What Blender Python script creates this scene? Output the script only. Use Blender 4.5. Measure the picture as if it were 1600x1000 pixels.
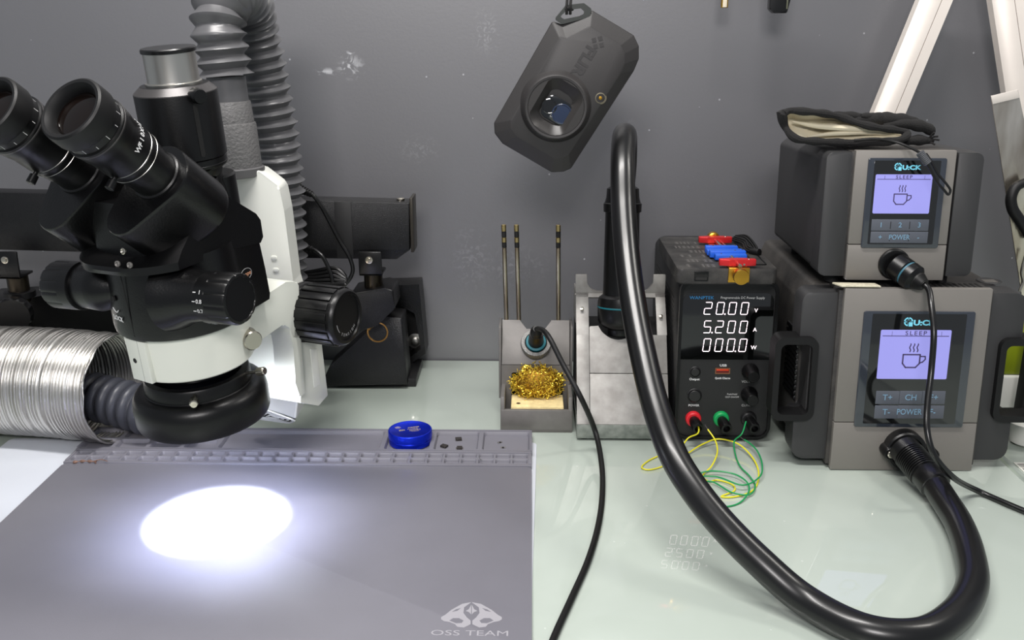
import bpy, bmesh, math, random
from mathutils import Vector, Matrix
random.seed(7)
V = Vector
PI = math.pi
for o in list(bpy.data.objects):
    bpy.data.objects.remove(o)
scene = bpy.context.scene
COL = scene.collection

# ------------------------------------------------------------------ camera, world, lights, exposure
FPX = 1500.0
CAM = V((0, 0, 0.40))
YAW, PITCH = math.radians(1.095), math.radians(17.19)
cd = bpy.data.cameras.new('camera')
cam = bpy.data.objects.new('camera', cd)
COL.objects.link(cam)
cd.sensor_width = 36.0
cd.lens = 36.0 * FPX / 1600.0
cd.clip_start = 0.02
cam.location = CAM
cam.rotation_euler = (PI / 2 - PITCH, 0, YAW)
scene.camera = cam

world = bpy.data.worlds.new('room_ambient')
scene.world = world
world.use_nodes = True
wn = world.node_tree
wn.nodes['Background'].inputs[0].default_value = (0.86, 0.92, 1.0, 1)
wn.nodes['Background'].inputs[1].default_value = 0.25

def area_light(name, loc, target, size, power, color, sizey=None):
    ld = bpy.data.lights.new(name, 'AREA')
    ld.shape = 'RECTANGLE'
    ld.size = size
    ld.size_y = sizey or size
    ld.energy = power
    ld.color = color
    o = bpy.data.objects.new(name, ld)
    COL.objects.link(o)
    o.location = loc
    o.rotation_euler = (V(target) - V(loc)).to_track_quat('-Z', 'Y').to_euler()
    return o

area_light('room_light', (-0.18, 0.52, 1.35), (-0.14, 0.90, 0.1), 0.80, 14.5, (1.0, 0.97, 0.94), 0.10)
area_light('room_light', (-0.12, -0.75, 1.05), (-0.08, 1.1, 0.35), 0.50, 13.0, (1.0, 0.965, 0.955), 0.30)
area_light('room_light', (0.95, 0.80, 1.15), (0.1, 0.8, 0.1), 0.14, 3.0, (1.0, 0.96, 0.90), 0.30)  # unseen lamp at the right, inferred from leftward shadows; not a ceiling fixture

scene.view_settings.view_transform = 'Standard'
scene.view_settings.look = 'None'
scene.view_settings.exposure = 0.38
scene.view_settings.gamma = 1.0
scene.view_settings.use_curve_mapping = False

# ------------------------------------------------------------------ pixel-ray helpers (1600x1000 frame) used to read positions
_f = V((-math.sin(YAW) * math.cos(PITCH), math.cos(YAW) * math.cos(PITCH), -math.sin(PITCH)))
_r = V((math.cos(YAW), math.sin(YAW), 0))
_u = _r.cross(_f)

def ray(u, v):
    return _f + _r * ((u - 800) / FPX) - _u * ((v - 500) / FPX)

def PY(u, v, y):
    d = ray(u, v)
    return CAM + d * (y / d.y)

def PZ(u, v, z):
    d = ray(u, v)
    return CAM + d * ((z - CAM.z) / d.z)

# ------------------------------------------------------------------ materials
def lin(c):
    return tuple(((x / 255.0) / 12.92 if x / 255.0 <= 0.04045 else ((x / 255.0 + 0.055) / 1.055) ** 2.4) for x in c)

MATS = {}

def mat(name, rgb, rough=0.5, metal=0.0, var=0.0, vscale=30.0, bump=0.0, bscale=400.0, coat=0.0, emit=None, estr=0.0, spec=0.5, rgb2=None, stretch=None, trans=0.0, detail=4.0):
    if name in MATS:
        return MATS[name]
    m = bpy.data.materials.new(name)
    m.use_nodes = True
    nt = m.node_tree
    b = nt.nodes['Principled BSDF']
    c = lin(rgb)
    b.inputs['Base Color'].default_value = (*c, 1)
    b.inputs['Roughness'].default_value = rough
    b.inputs['Metallic'].default_value = metal
    b.inputs['Specular IOR Level'].default_value = spec
    b.inputs['Coat Weight'].default_value = coat
    b.inputs['Coat Roughness'].default_value = 0.04
    b.inputs['Transmission Weight'].default_value = trans
    tc = nt.nodes.new('ShaderNodeTexCoord')
    src = tc.outputs['Object']
    if stretch:
        mp = nt.nodes.new('ShaderNodeMapping')
        mp.inputs['Scale'].default_value = stretch
        nt.links.new(src, mp.inputs['Vector'])
        src = mp.outputs['Vector']
    if var > 0 or rgb2:
        n = nt.nodes.new('ShaderNodeTexNoise')
        n.inputs['Scale'].default_value = vscale
        n.inputs['Detail'].default_value = detail
        nt.links.new(src, n.inputs['Vector'])
        r = nt.nodes.new('ShaderNodeValToRGB')
        r.color_ramp.elements[0].position = 0.35
        r.color_ramp.elements[1].position = 0.68
        c2 = lin(rgb2) if rgb2 else tuple(min(1, x * (1 + var)) for x in c)
        c1 = c if rgb2 else tuple(x * (1 - var) for x in c)
        r.color_ramp.elements[0].color = (*c1, 1)
        r.color_ramp.elements[1].color = (*c2, 1)
        nt.links.new(n.outputs['Fac'], r.inputs['Fac'])
        nt.links.new(r.outputs['Color'], b.inputs['Base Color'])
    if bump > 0:
        n2 = nt.nodes.new('ShaderNodeTexNoise')
        n2.inputs['Scale'].default_value = bscale
        n2.inputs['Detail'].default_value = 2.0
        nt.links.new(src, n2.inputs['Vector'])
        bp = nt.nodes.new('ShaderNodeBump')
        bp.inputs['Strength'].default_value = bump
        bp.inputs['Distance'].default_value = 0.001
        nt.links.new(n2.outputs['Fac'], bp.inputs['Height'])
        nt.links.new(bp.outputs['Normal'], b.inputs['Normal'])
    if emit:
        b.inputs['Emission Color'].default_value = (*lin(emit), 1)
        b.inputs['Emission Strength'].default_value = estr
    MATS[name] = m
    return m

# ------------------------------------------------------------------ mesh builder
def frame_from_dir(p, d, up=None):
    z = V(d).normalized()
    up = V(up) if up is not None else (V((0, 0, 1)) if abs(z.z) < 0.95 else V((0, 1, 0)))
    x = up.cross(z).normalized()
    y = z.cross(x)
    m = Matrix.Identity(4)
    for i in range(3):
        m[i][0], m[i][1], m[i][2], m[i][3] = x[i], y[i], z[i], p[i]
    return m

def basis(o, x, y, z):
    m = Matrix.Identity(4)
    for i in range(3):
        m[i][0], m[i][1], m[i][2], m[i][3] = x[i], y[i], z[i], o[i]
    return m

def catmull(pts, n=10):
    pts = [V(p) for p in pts]
    P = [pts[0] * 2 - pts[1]] + pts + [pts[-1] * 2 - pts[-2]]
    out = []
    for i in range(1, len(P) - 2):
        p0, p1, p2, p3 = P[i - 1], P[i], P[i + 1], P[i + 2]
        t0 = 0.0
        t1 = t0 + max((p1 - p0).length, 1e-6) ** 0.5
        t2 = t1 + max((p2 - p1).length, 1e-6) ** 0.5
        t3 = t2 + max((p3 - p2).length, 1e-6) ** 0.5
        for k in range(n):
            t = t1 + (t2 - t1) * k / n
            a1 = p0 * ((t1 - t) / (t1 - t0)) + p1 * ((t - t0) / (t1 - t0))
            a2 = p1 * ((t2 - t) / (t2 - t1)) + p2 * ((t - t1) / (t2 - t1))
            a3 = p2 * ((t3 - t) / (t3 - t2)) + p3 * ((t - t2) / (t3 - t2))
            b1 = a1 * ((t2 - t) / (t2 - t0)) + a2 * ((t - t0) / (t2 - t0))
            b2 = a2 * ((t3 - t) / (t3 - t1)) + a3 * ((t - t1) / (t3 - t1))
            out.append(b1 * ((t2 - t) / (t2 - t1)) + b2 * ((t - t1) / (t2 - t1)))
    out.append(pts[-1])
    return out

def resample(pts, step):
    out = [pts[0].copy()]
    acc = 0.0
    for a, b in zip(pts, pts[1:]):
        L = (b - a).length
        while acc + L >= step and L > 1e-9:
            a = a.lerp(b, (step - acc) / L)
            out.append(a.copy())
            L = (b - a).length
            acc = 0.0
        acc += L
    return out

def rpoly(pts, r, n=5):
    """2D polygon with filleted corners; r is one radius or a list."""
    out = []
    N = len(pts)
    for i in range(N):
        p = V((pts[i][0], pts[i][1]))
        a = V((pts[i - 1][0], pts[i - 1][1])) - p
        b = V((pts[(i + 1) % N][0], pts[(i + 1) % N][1])) - p
        rr = r[i] if isinstance(r, (list, tuple)) else r
        if rr <= 0:
            out.append((p.x, p.y))
            continue
        la, lb = a.length, b.length
        a.normalize(); b.normalize()
        ang = math.acos(max(-1, min(1, a.dot(b))))
        if ang > PI - 0.02:
            out.append((p.x, p.y))
            continue
        d = min(rr / math.tan(ang / 2), la * 0.49, lb * 0.49)
        rad = d * math.tan(ang / 2)
        c = p + (a + b).normalized() * (rad / math.sin(ang / 2))
        s, e = p + a * d - c, p + b * d - c
        a0 = math.atan2(s.y, s.x)
        a1 = math.atan2(e.y, e.x)
        da = (a1 - a0 + PI) % (2 * PI) - PI
        for k in range(n + 1):
            t = a0 + da * k / n
            out.append((c.x + rad * math.cos(t), c.y + rad * math.sin(t)))
    return out

def rrect(x0, y0, x1, y1, r, n=5):
    return rpoly([(x0, y0), (x1, y0), (x1, y1), (x0, y1)], r, n)

class MB:
    def __init__(self):
        self.bm = bmesh.new()
        self.mats = []

    def add(self, bm, m, M=None):
        if M is not None:
            bmesh.ops.transform(bm, matrix=M, verts=bm.verts)
            if M.to_3x3().determinant() < 0:
                bmesh.ops.reverse_faces(bm, faces=bm.faces)
        me = bpy.data.meshes.new('tmp')
        bm.to_mesh(me)
        bm.free()
        self.addmesh(me, m)

    def addmesh(self, me, m, M=None):
        if m not in self.mats:
            self.mats.append(m)
        k = self.mats.index(m)
        if M is not None:
            me.transform(M)
        n = len(self.bm.faces)
        self.bm.from_mesh(me)
        self.bm.faces.ensure_lookup_table()
        for f in self.bm.faces[n:]:
            f.material_index = k
        bpy.data.meshes.remove(me)

    def box(self, lo, hi, m, bev=0.0, seg=2, M=None):
        bm = bmesh.new()
        bmesh.ops.create_cube(bm, size=1)
        lo, hi = V(lo), V(hi)
        c, s = (lo + hi) / 2, hi - lo
        for v in bm.verts:
            v.co = V((c.x + v.co.x * s.x, c.y + v.co.y * s.y, c.z + v.co.z * s.z))
        if bev > 0:
            bmesh.ops.bevel(bm, geom=bm.edges[:], offset=bev, segments=seg, profile=0.5, affect='EDGES')
        self.add(bm, m, M)
        return self

    def lathe(self, p, d, prof, m, seg=32, up=None, flute=None, caps=True):
        """profile [(radius, height)...] turned about axis d from p."""
        M = frame_from_dir(V(p), d, up)
        bm = bmesh.new()
        rings = []
        for (r, h) in prof:
            if r < 1e-7:
                rings.append([bm.verts.new((0, 0, h))])
            else:
                rr = []
                for i in range(seg):
                    t = 2 * PI * i / seg
                    q = r
                    if flute:
                        q = r * flute(t, h)
                    rr.append(bm.verts.new((q * math.cos(t), q * math.sin(t), h)))
                rings.append(rr)
        for a, b in zip(rings, rings[1:]):
            if len(a) == 1 and len(b) == 1:
                continue
            for i in range(seg):
                j = (i + 1) % seg
                if len(a) == 1:
                    bm.faces.new((a[0], b[j], b[i]))
                elif len(b) == 1:
                    bm.faces.new((a[i], a[j], b[0]))
                else:
                    bm.faces.new((a[i], a[j], b[j], b[i]))
        if caps:
            if len(rings[0]) > 1:
                bm.faces.new(rings[0][::-1])
            if len(rings[-1]) > 1:
                bm.faces.new(rings[-1])
        self.add(bm, m, M)
        return self

    def cyl(self, p0, p1, r, m, seg=28, r1=None, bev=0.0):
        p0, p1 = V(p0), V(p1)
        L = (p1 - p0).length
        r1 = r if r1 is None else r1
        if bev > 0:
            prof = [(r - bev, 0), (r - bev * .3, bev * .3), (r, bev), (r1, L - bev), (r1 - bev * .3, L - bev * .3), (r1 - bev, L)]
        else:
            prof = [(r, 0), (r1, L)]
        return self.lathe(p0, p1 - p0, prof, m, seg)

    def tube(self, pts, r, m, seg=14, caps=True, smooth=None, step=None, closed=False, wob=None):
        pts = [V(p) for p in pts]
        if smooth:
            pts = catmull(pts, smooth)
        if step:
            pts = resample(pts, step)
        n = len(pts)
        bm = bmesh.new()
        rings = []
        t0 = (pts[1] - pts[0]).normalized()
        up = V((0, 0, 1)) if abs(t0.z) < 0.9 else V((0, 1, 0))
        nx = up.cross(t0).normalized()
        s = 0.0
        for i in range(n):
            if closed:
                t = (pts[(i + 1) % n] - pts[i - 1]).normalized()
            elif i == 0:
                t = t0
            elif i == n - 1:
                t = (pts[-1] - pts[-2]).normalized()
            else:
                t = (pts[i + 1] - pts[i - 1]).normalized()
            nx = (nx - t * nx.dot(t)).normalized()
            ny = t.cross(nx)
            if i:
                s += (pts[i] - pts[i - 1]).length
            rr = r(s, i, n) if callable(r) else (r[i] if isinstance(r, list) else r)
            ring = []
            for k in range(seg):
                a = 2 * PI * k / seg
                q = rr * (wob(a, s) if wob else 1.0)
                ring.append(bm.verts.new(pts[i] + nx * (q * math.cos(a)) + ny * (q * math.sin(a))))
            rings.append(ring)
        pairs = list(zip(rings, rings[1:])) + ([(rings[-1], rings[0])] if closed else [])
        for a, b in pairs:
            for k in range(seg):
                j = (k + 1) % seg
                bm.faces.new((a[k], a[j], b[j], b[k]))
        if caps and not closed:
            bm.faces.new(rings[0][::-1])
            bm.faces.new(rings[-1])
        self.add(bm, m)
        return self

    def prism(self, poly, M, d, m, bev=0.0, seg=2, z0=0.0):
        """2D polygon in the frame M's XY plane extruded along its +Z by d."""
        bm = bmesh.new()
        area = sum(poly[i - 1][0] * poly[i][1] - poly[i][0] * poly[i - 1][1] for i in range(len(poly)))
        if area < 0:
            poly = poly[::-1]
        lo = [bm.verts.new((x, y, z0)) for x, y in poly]
        hi = [bm.verts.new((x, y, z0 + d)) for x, y in poly]
        f0 = bm.faces.new(lo[::-1])
        f1 = bm.faces.new(hi)
        n = len(poly)
        for i in range(n):
            j = (i + 1) % n
            bm.faces.new((lo[i], lo[j], hi[j], hi[i]))
        if bev > 0:
            es = list(set(f0.edges[:] + f1.edges[:]))
            bmesh.ops.bevel(bm, geom=es, offset=bev, segments=seg, profile=0.5, affect='EDGES', clamp_overlap=True)
        bmesh.ops.recalc_face_normals(bm, faces=bm.faces)
        self.add(bm, m, M)
        return self

    def ring(self, outer, inner, M, d, m, z0=0.0):
        """plate with a hole; outer and inner have the same number of points."""
        bm = bmesh.new()
        n = len(outer)
        L = [[bm.verts.new((x, y, z)) for x, y in P] for P, z in ((outer, z0), (outer, z0 + d), (inner, z0 + d), (inner, z0))]
        for a in range(4):
            b = (a + 1) % 4
            for i in range(n):
                j = (i + 1) % n
                bm.faces.new((L[a][i], L[a][j], L[b][j], L[b][i]))
        bmesh.ops.recalc_face_normals(bm, faces=bm.faces)
        self.add(bm, m, M)
        return self

    def loft(self, loops, m, caps=(True, True), closed=True):
        bm = bmesh.new()
        R = [[bm.verts.new(p) for p in lp] for lp in loops]
        n = len(R[0])
        for a, b in zip(R, R[1:]):
            for i in range(n if closed else n - 1):
                j = (i + 1) % n
                bm.faces.new((a[i], a[j], b[j], b[i]))
        if caps[0]:
            bm.faces.new(R[0][::-1])
        if caps[1]:
            bm.faces.new(R[-1])
        bmesh.ops.recalc_face_normals(bm, faces=bm.faces)
        self.add(bm, m)
        return self

    def text(self, s, size, M, m, sx=1.0, ext=0.00008, bold=0.0, shear=0.0, space=1.0, ax='CENTER', ay='CENTER'):
        cu = bpy.data.curves.new('t', 'FONT')
        cu.body = s
        cu.size = size
        cu.align_x = ax
        cu.align_y = ay
        cu.extrude = ext
        cu.offset = bold
        cu.shear = shear
        cu.space_character = space
        cu.resolution_u = 3
        o = bpy.data.objects.new('t', cu)
        COL.objects.link(o)
        bpy.context.view_layer.update()
        dg = bpy.context.evaluated_depsgraph_get()
        me = bpy.data.meshes.new_from_object(o.evaluated_get(dg))
        bpy.data.objects.remove(o)
        bpy.data.curves.remove(cu)
        me.materials.clear()
        self.addmesh(me, m, M @ Matrix.Diagonal((sx, 1, 1, 1)))
        return self

    def build(self, name, parent=None, sharp=35, label=None, recalc=False):
        me = bpy.data.meshes.new(name)
        if recalc:
            bmesh.ops.recalc_face_normals(self.bm, faces=self.bm.faces)
        self.bm.to_mesh(me)
        self.bm.free()
        for m in self.mats:
            me.materials.append(m)
        for p in me.polygons:
            p.use_smooth = True
        me.set_sharp_from_angle(angle=math.radians(sharp))
        o = bpy.data.objects.new(name, me)
        COL.objects.link(o)
        if parent:
            o.parent = parent
        if label:
            o['label'] = label
        return o

def thing(name, label, cat, loc=(0, 0, 0), rot=None, group=None):
    o = bpy.data.objects.new(name, None)
    o.empty_display_size = 0.02
    COL.objects.link(o)
    o.location = loc
    if rot is not None:
        o.rotation_euler = rot
    return tag(o, label, cat, group)

def tag(o, label, cat, group=None, kind=None):
    o['label'] = label
    o['category'] = cat
    if group:
        o['group'] = group
    if kind:
        o['kind'] = kind
    return o

def at_origin(o, p):
    """move a mesh's origin to p without moving its shape"""
    o.data.transform(Matrix.Translation(-V(p)))
    o.location = p
    return o

# front plane frame: x right, y up, z toward the viewer
def front(x=0, y=0, z=0):
    return basis((x, y, z), (1, 0, 0), (0, 0, 1), (0, -1, 0))

# top plane frame: x right, y away, z up
def top(x=0, y=0, z=0):
    return Matrix.Translation((x, y, z))

# side frame: local x -> world y, local y -> world z, extrude -> world x
def side(x=0, y=0, z=0):
    return basis((x, y, z), (0, 1, 0), (0, 0, 1), (1, 0, 0))

# seven-segment digit strokes
SEG = {'0': 'abcdef', '1': 'bc', '2': 'abged', '3': 'abgcd', '4': 'fgbc', '5': 'afgcd', '6': 'afgedc', '7': 'abc', '8': 'abcdefg', '9': 'abcdfg'}

def seven(mb, ch, x, y, w, h, M, m, t=0.0012, slant=0.12):
    S = {'a': ((0, h), (w, h)), 'b': ((w, h), (w, h / 2)), 'c': ((w, h / 2), (w, 0)), 'd': ((0, 0), (w, 0)),
         'e': ((0, 0), (0, h / 2)), 'f': ((0, h / 2), (0, h)), 'g': ((0, h / 2), (w, h / 2))}
    for s in SEG[ch]:
        (ax, ay), (bx, by) = S[s]
        a, b = V((ax, ay)), V((bx, by))
        d = (b - a).normalized()
        n = V((-d.y, d.x))
        g = t * 0.30
        a2, b2 = a + d * g, b - d * g
        pts = [a2, a2 + d * t * .5 + n * t * .5, b2 - d * t * .5 + n * t * .5, b2, b2 - d * t * .5 - n * t * .5, a2 + d * t * .5 - n * t * .5]
        mb.prism([(x + p.x + (p.y * slant), y + p.y) for p in pts], M, 0.00015, m)
M_wall = mat('grey_wall_paint', (120, 121, 125), 0.42, var=0.035, vscale=6, bump=0.12, bscale=260)
M_black = mat('black_satin_plastic', (7, 7, 8), 0.34, spec=.38, bump=0.05, bscale=900)
M_blackmet = mat('black_painted_metal', (5, 5, 6), 0.30, spec=.42, bump=0.10, bscale=700)
M_crinkle = mat('black_crinkle_paint', (8, 8, 10), 0.34, spec=.42, bump=0.35, bscale=1100)
M_rubber = mat('black_rubber', (9, 9, 10), 0.5, spec=.38)
M_gloss = mat('black_gloss_rubber', (13, 13, 14), 0.3, coat=0.05)
M_dull = mat('matte_black', (9, 9, 9), 0.75)
M_white = mat('white_enamel', (222, 224, 214), 0.32, var=0.01)
M_abs = mat('white_abs_plastic', (228, 229, 222), 0.38)
M_silver = mat('brushed_silver', (196, 194, 188), 0.34, 1.0, var=0.05, vscale=60, stretch=(1, 1, .1))
M_chrome = mat('nickel_plate', (190, 184, 172), 0.22, 1.0)
M_gold = mat('gold_anodised', (205, 158, 60), 0.3, 1.0)
M_brass = mat('brass', (150, 112, 58), 0.3, 1.0)
M_ink = mat('white_print', (215, 215, 215), 0.6)
M_inkgrey = mat('grey_print', (150, 150, 150), 0.6)
M_glass = mat('clear_cover_glass', (255, 255, 255), 0.02, trans=1.0)
M_led = mat('led_ring_light', (255, 255, 255), 0.5, emit=(232, 238, 255), estr=4.0)
# ------------------------------------------------------------------ the setting
def wall_material():
    m = bpy.data.materials.new('painted_wall')
    m.use_nodes = True
    nt = m.node_tree
    N, L = nt.nodes, nt.links
    b = N['Principled BSDF']
    b.inputs['Roughness'].default_value = 0.48
    b.inputs['Specular IOR Level'].default_value = 1.0
    b.inputs['Coat Weight'].default_value = 0.8
    b.inputs['Coat Roughness'].default_value = 0.42
    tc = N.new('ShaderNodeTexCoord')
    base = lin((84, 84, 88))
    n = N.new('ShaderNodeTexNoise'); n.inputs['Scale'].default_value = 5
    L.new(tc.outputs['Object'], n.inputs['Vector'])
    r = N.new('ShaderNodeValToRGB')
    r.color_ramp.elements[0].color = (*[x * .95 for x in base], 1)
    r.color_ramp.elements[1].color = (*[x * 1.05 for x in base], 1)
    L.new(n.outputs['Fac'], r.inputs['Fac'])
    cur = r.outputs['Color']
    # scuffs: soft patches of rubbed pale paint at given spots (x, z, half width, half height)
    for i, (sx, sz, hw, hh, s) in enumerate([(-0.205, 0.352, 0.018, 0.016, .9), (-0.232, 0.347, 0.020, 0.005, .8), (-.205, .366, .008, .005, .8), (-0.02, 0.12, 0.05, 0.03, .16), (-0.07, 0.13, 0.03, 0.05, .16),
                                             (0.115, 0.27, 0.012, 0.03, .22), (-0.05, 0.39, 0.02, 0.03, .2), (-0.13, 0.26, .03, .02, .16)]):
        mp = N.new('ShaderNodeMapping')
        mp.vector_type = 'POINT'
        mp.inputs['Location'].default_value = (-sx / hw, 0, -sz / hh)
        mp.inputs['Scale'].default_value = (1 / hw, 0, 1 / hh)
        L.new(tc.outputs['Object'], mp.inputs['Vector'])
        ln = N.new('ShaderNodeVectorMath'); ln.operation = 'LENGTH'
        L.new(mp.outputs['Vector'], ln.inputs[0])
        mk = N.new('ShaderNodeMapRange'); mk.inputs['From Min'].default_value = 1; mk.inputs['From Max'].default_value = 0
        L.new(ln.outputs['Value'], mk.inputs['Value'])
        nn = N.new('ShaderNodeTexNoise'); nn.inputs['Scale'].default_value = 90 + 13 * i; nn.inputs['Detail'].default_value = 6; nn.inputs['Distortion'].default_value = 1.5
        L.new(tc.outputs['Object'], nn.inputs['Vector'])
        th = N.new('ShaderNodeMapRange'); th.inputs['From Min'].default_value = 0.52; th.inputs['From Max'].default_value = 0.62
        L.new(nn.outputs['Fac'], th.inputs['Value'])
        mu = N.new('ShaderNodeMath'); mu.operation = 'MULTIPLY'
        L.new(mk.outputs['Result'], mu.inputs[0]); L.new(th.outputs['Result'], mu.inputs[1])
        mu2 = N.new('ShaderNodeMath'); mu2.operation = 'MULTIPLY'; mu2.inputs[1].default_value = s
        L.new(mu.outputs[0], mu2.inputs[0])
        mx = N.new('ShaderNodeMix'); mx.data_type = 'RGBA'
        L.new(mu2.outputs[0], mx.inputs['Factor']); L.new(cur, mx.inputs[6])
        mx.inputs[7].default_value = (*lin((185, 186, 190)), 1)
        cur = mx.outputs[2]
    # tiny dust specks
    vo = N.new('ShaderNodeTexVoronoi'); vo.inputs['Scale'].default_value = 34
    L.new(tc.outputs['Object'], vo.inputs['Vector'])
    st = N.new('ShaderNodeMath'); st.operation = 'LESS_THAN'; st.inputs[1].default_value = 0.035
    L.new(vo.outputs['Distance'], st.inputs[0])
    h = N.new('ShaderNodeMath'); h.operation = 'MULTIPLY'; h.inputs[1].default_value = 0.5
    L.new(st.outputs[0], h.inputs[0])
    mx = N.new('ShaderNodeMix'); mx.data_type = 'RGBA'
    L.new(h.outputs[0], mx.inputs['Factor']); L.new(cur, mx.inputs[6]); mx.inputs[7].default_value = (*lin((190, 190, 195)), 1)
    L.new(mx.outputs[2], b.inputs['Base Color'])
    n2 = N.new('ShaderNodeTexNoise'); n2.inputs['Scale'].default_value = 330
    L.new(tc.outputs['Object'], n2.inputs['Vector'])
    bp = N.new('ShaderNodeBump'); bp.inputs['Strength'].default_value = 0.12; bp.inputs['Distance'].default_value = 0.0006
    L.new(n2.outputs['Fac'], bp.inputs['Height']); L.new(bp.outputs['Normal'], b.inputs['Normal'])
    return m

w = MB().box((-1.3, 1.125, -0.75), (1.5, 1.165, 1.3), wall_material()).build('wall_back')
w['kind'] = 'structure'

def table_material():
    m = bpy.data.materials.new('frosted_green_glass')
    m.use_nodes = True
    nt = m.node_tree
    N, L = nt.nodes, nt.links
    b = N['Principled BSDF']
    b.inputs['Roughness'].default_value = 0.5
    b.inputs['Coat Weight'].default_value = 1.0
    b.inputs['Coat Roughness'].default_value = 0.012
    b.inputs['Coat IOR'].default_value = 1.5
    tc = N.new('ShaderNodeTexCoord')
    n = N.new('ShaderNodeTexNoise'); n.inputs['Scale'].default_value = 7; n.inputs['Detail'].default_value = 5; n.inputs['Distortion'].default_value = .8
    L.new(tc.outputs['Object'], n.inputs['Vector'])
    r = N.new('ShaderNodeValToRGB')
    r.color_ramp.elements[0].position = .3; r.color_ramp.elements[1].position = .7
    r.color_ramp.elements[0].color = (*lin((176, 186, 177)), 1)
    r.color_ramp.elements[1].color = (*lin((185, 195, 186)), 1)
    L.new(n.outputs['Fac'], r.inputs['Fac'])
    vo = N.new('ShaderNodeTexVoronoi'); vo.inputs['Scale'].default_value = 42
    L.new(tc.outputs['Object'], vo.inputs['Vector'])
    st = N.new('ShaderNodeMath'); st.operation = 'LESS_THAN'; st.inputs[1].default_value = 0.04
    L.new(vo.outputs['Distance'], st.inputs[0])
    hf = N.new('ShaderNodeMath'); hf.operation = 'MULTIPLY'; hf.inputs[1].default_value = 0.45
    L.new(st.outputs[0], hf.inputs[0])
    mx = N.new('ShaderNodeMix'); mx.data_type = 'RGBA'
    L.new(hf.outputs[0], mx.inputs['Factor']); L.new(r.outputs['Color'], mx.inputs[6])
    mx.inputs[7].default_value = (*lin((222, 226, 222)), 1)
    L.new(mx.outputs[2], b.inputs['Base Color'])
    return m

M_table = table_material()
M_edge = mat('glass_edge_green', (132, 160, 145), 0.15, coat=.5)
root = thing('glass_table', 'pale green frosted glass workbench top under all the equipment', 'table', (0, 0.8, 0))
MB().box((-1.1, -0.60, -0.010), (0.452, 0.322, 0.0), M_table, 0.0012).build('table_top', root)
fr = MB()
for (x0, x1, y0, y1) in ((-1.05, -0.95, -.57, -.52), (-1.05, -0.95, .25, .30), (.38, .43, -.57, -.52), (.38, .43, .25, .30)):
    MB().box((x0, y0, -0.745), (x1, y1, -0.0105), mat('grey_leg_metal', (90, 92, 95), .4, .6), .003).build('leg', root)
f = MB().box((-1.3, -0.2, -0.76), (1.5, 1.125, -0.745), mat('dark_floor', (92, 92, 90), .5, var=.05)).build('floor')
f['kind'] = 'structure'
# neighbouring bench on the right, beyond the gap
rt = thing('side_table', 'second glass bench past the right edge of the green workbench', 'table', (0.9, 0.8, -0.004))
MB().box((-0.436, -0.60, -0.012), (0.5, 0.322, 0.0), M_table, 0.001).build('table_top', rt)
for x in (-.40, .42):
    for y in (-.55, .25):
        MB().box((x, y, -0.741), (x + .05, y + .05, -0.0125), mat('grey_leg_metal', (90, 92, 95)), .003).build('leg', rt)
b = MB().box((0.4525, 0.20, -0.011), (0.4615, 1.122, -0.001), mat('clear_edge_strip', (150, 160, 152), .12, var=.1, coat=.6), .001)
at_origin(tag(b.build('edge_strip'), 'clear plastic strip filling the gap beside the workbench edge', 'strip'), (0.457, .66, -.011))
mb = MB().box((0.4655, 0.800, -0.0039), (0.488, 0.850, -0.0032), mat('label_paper', (214, 214, 206), .6))
for i in range(16):
    wd = random.choice((.0006, .001, .0014))
    mb.box((0.4675, 0.803 + i * .0028, -0.0032), (0.480, 0.803 + i * .0028 + wd, -0.0030), mat('barcode_ink', (45, 32, 34), .6))
at_origin(tag(mb.build('barcode_sticker'), 'white sticker with dark barcode bars at the right frame edge', 'sticker'), (.4755, .825, -.0039))
def PT(u, v, t):
    return CAM + ray(u, v) * t

def PS(u, v, y0, k):
    d = ray(u, v)
    return CAM + d * ((y0 + 0.4 * k) / (d.y - k * d.z))

def W(mb, name, root, label=None, sharp=35, shear=None):
    """build a part written in world coordinates under an unrotated root"""
    if shear:
        y0, k = shear
        for v in mb.bm.verts:
            v.co.y += k * v.co.z
    bmesh.ops.translate(mb.bm, vec=-V(root.location), verts=mb.bm.verts)
    return mb.build(name, root, sharp, label)

def solo(mb, name, p, label, cat, group=None, sharp=35):
    o = mb.build(name, None, sharp)
    at_origin(o, V(p))
    return tag(o, label, cat, group)

# ------------------------------------------------------------------ white sheet under the mat
M_sheet = mat('white_board', (198, 202, 210), 0.5, var=.03, vscale=9)
solo(MB().prism(rpoly([(-.520, .52), (.0012, .52), (.0078, .877), (-.520, .877)], .006), top(0, 0, 0.0002), .0012, M_sheet, .0003), 'white_board', (-.25, .70, 0),
     'thin white board lying under the grey soldering mat, showing at its edges', 'board')

# ------------------------------------------------------------------ silicone mat
M_matg = mat('grey_silicone', (112, 111, 119), 0.50, var=.02, vscale=25, bump=.08, bscale=1500)
M_matlogo = mat('pale_mat_print', (158, 156, 162), 0.55)
mat_root = thing('soldering_mat', 'large grey silicone soldering mat with parts compartments along its back edge', 'mat', (-.218, .718, .0015))
X0, X1, YB, YS, YF = -.438, .0028, .8925, .8150, .540
mb = MB()
mb.prism(rrect(X0, YF, X1, YS, .004), top(0, 0, .0016), .0026, M_matg, .0006)
W(mb, 'work_surface', mat_root)
ZT, ZF = .0068, .0030

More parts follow.
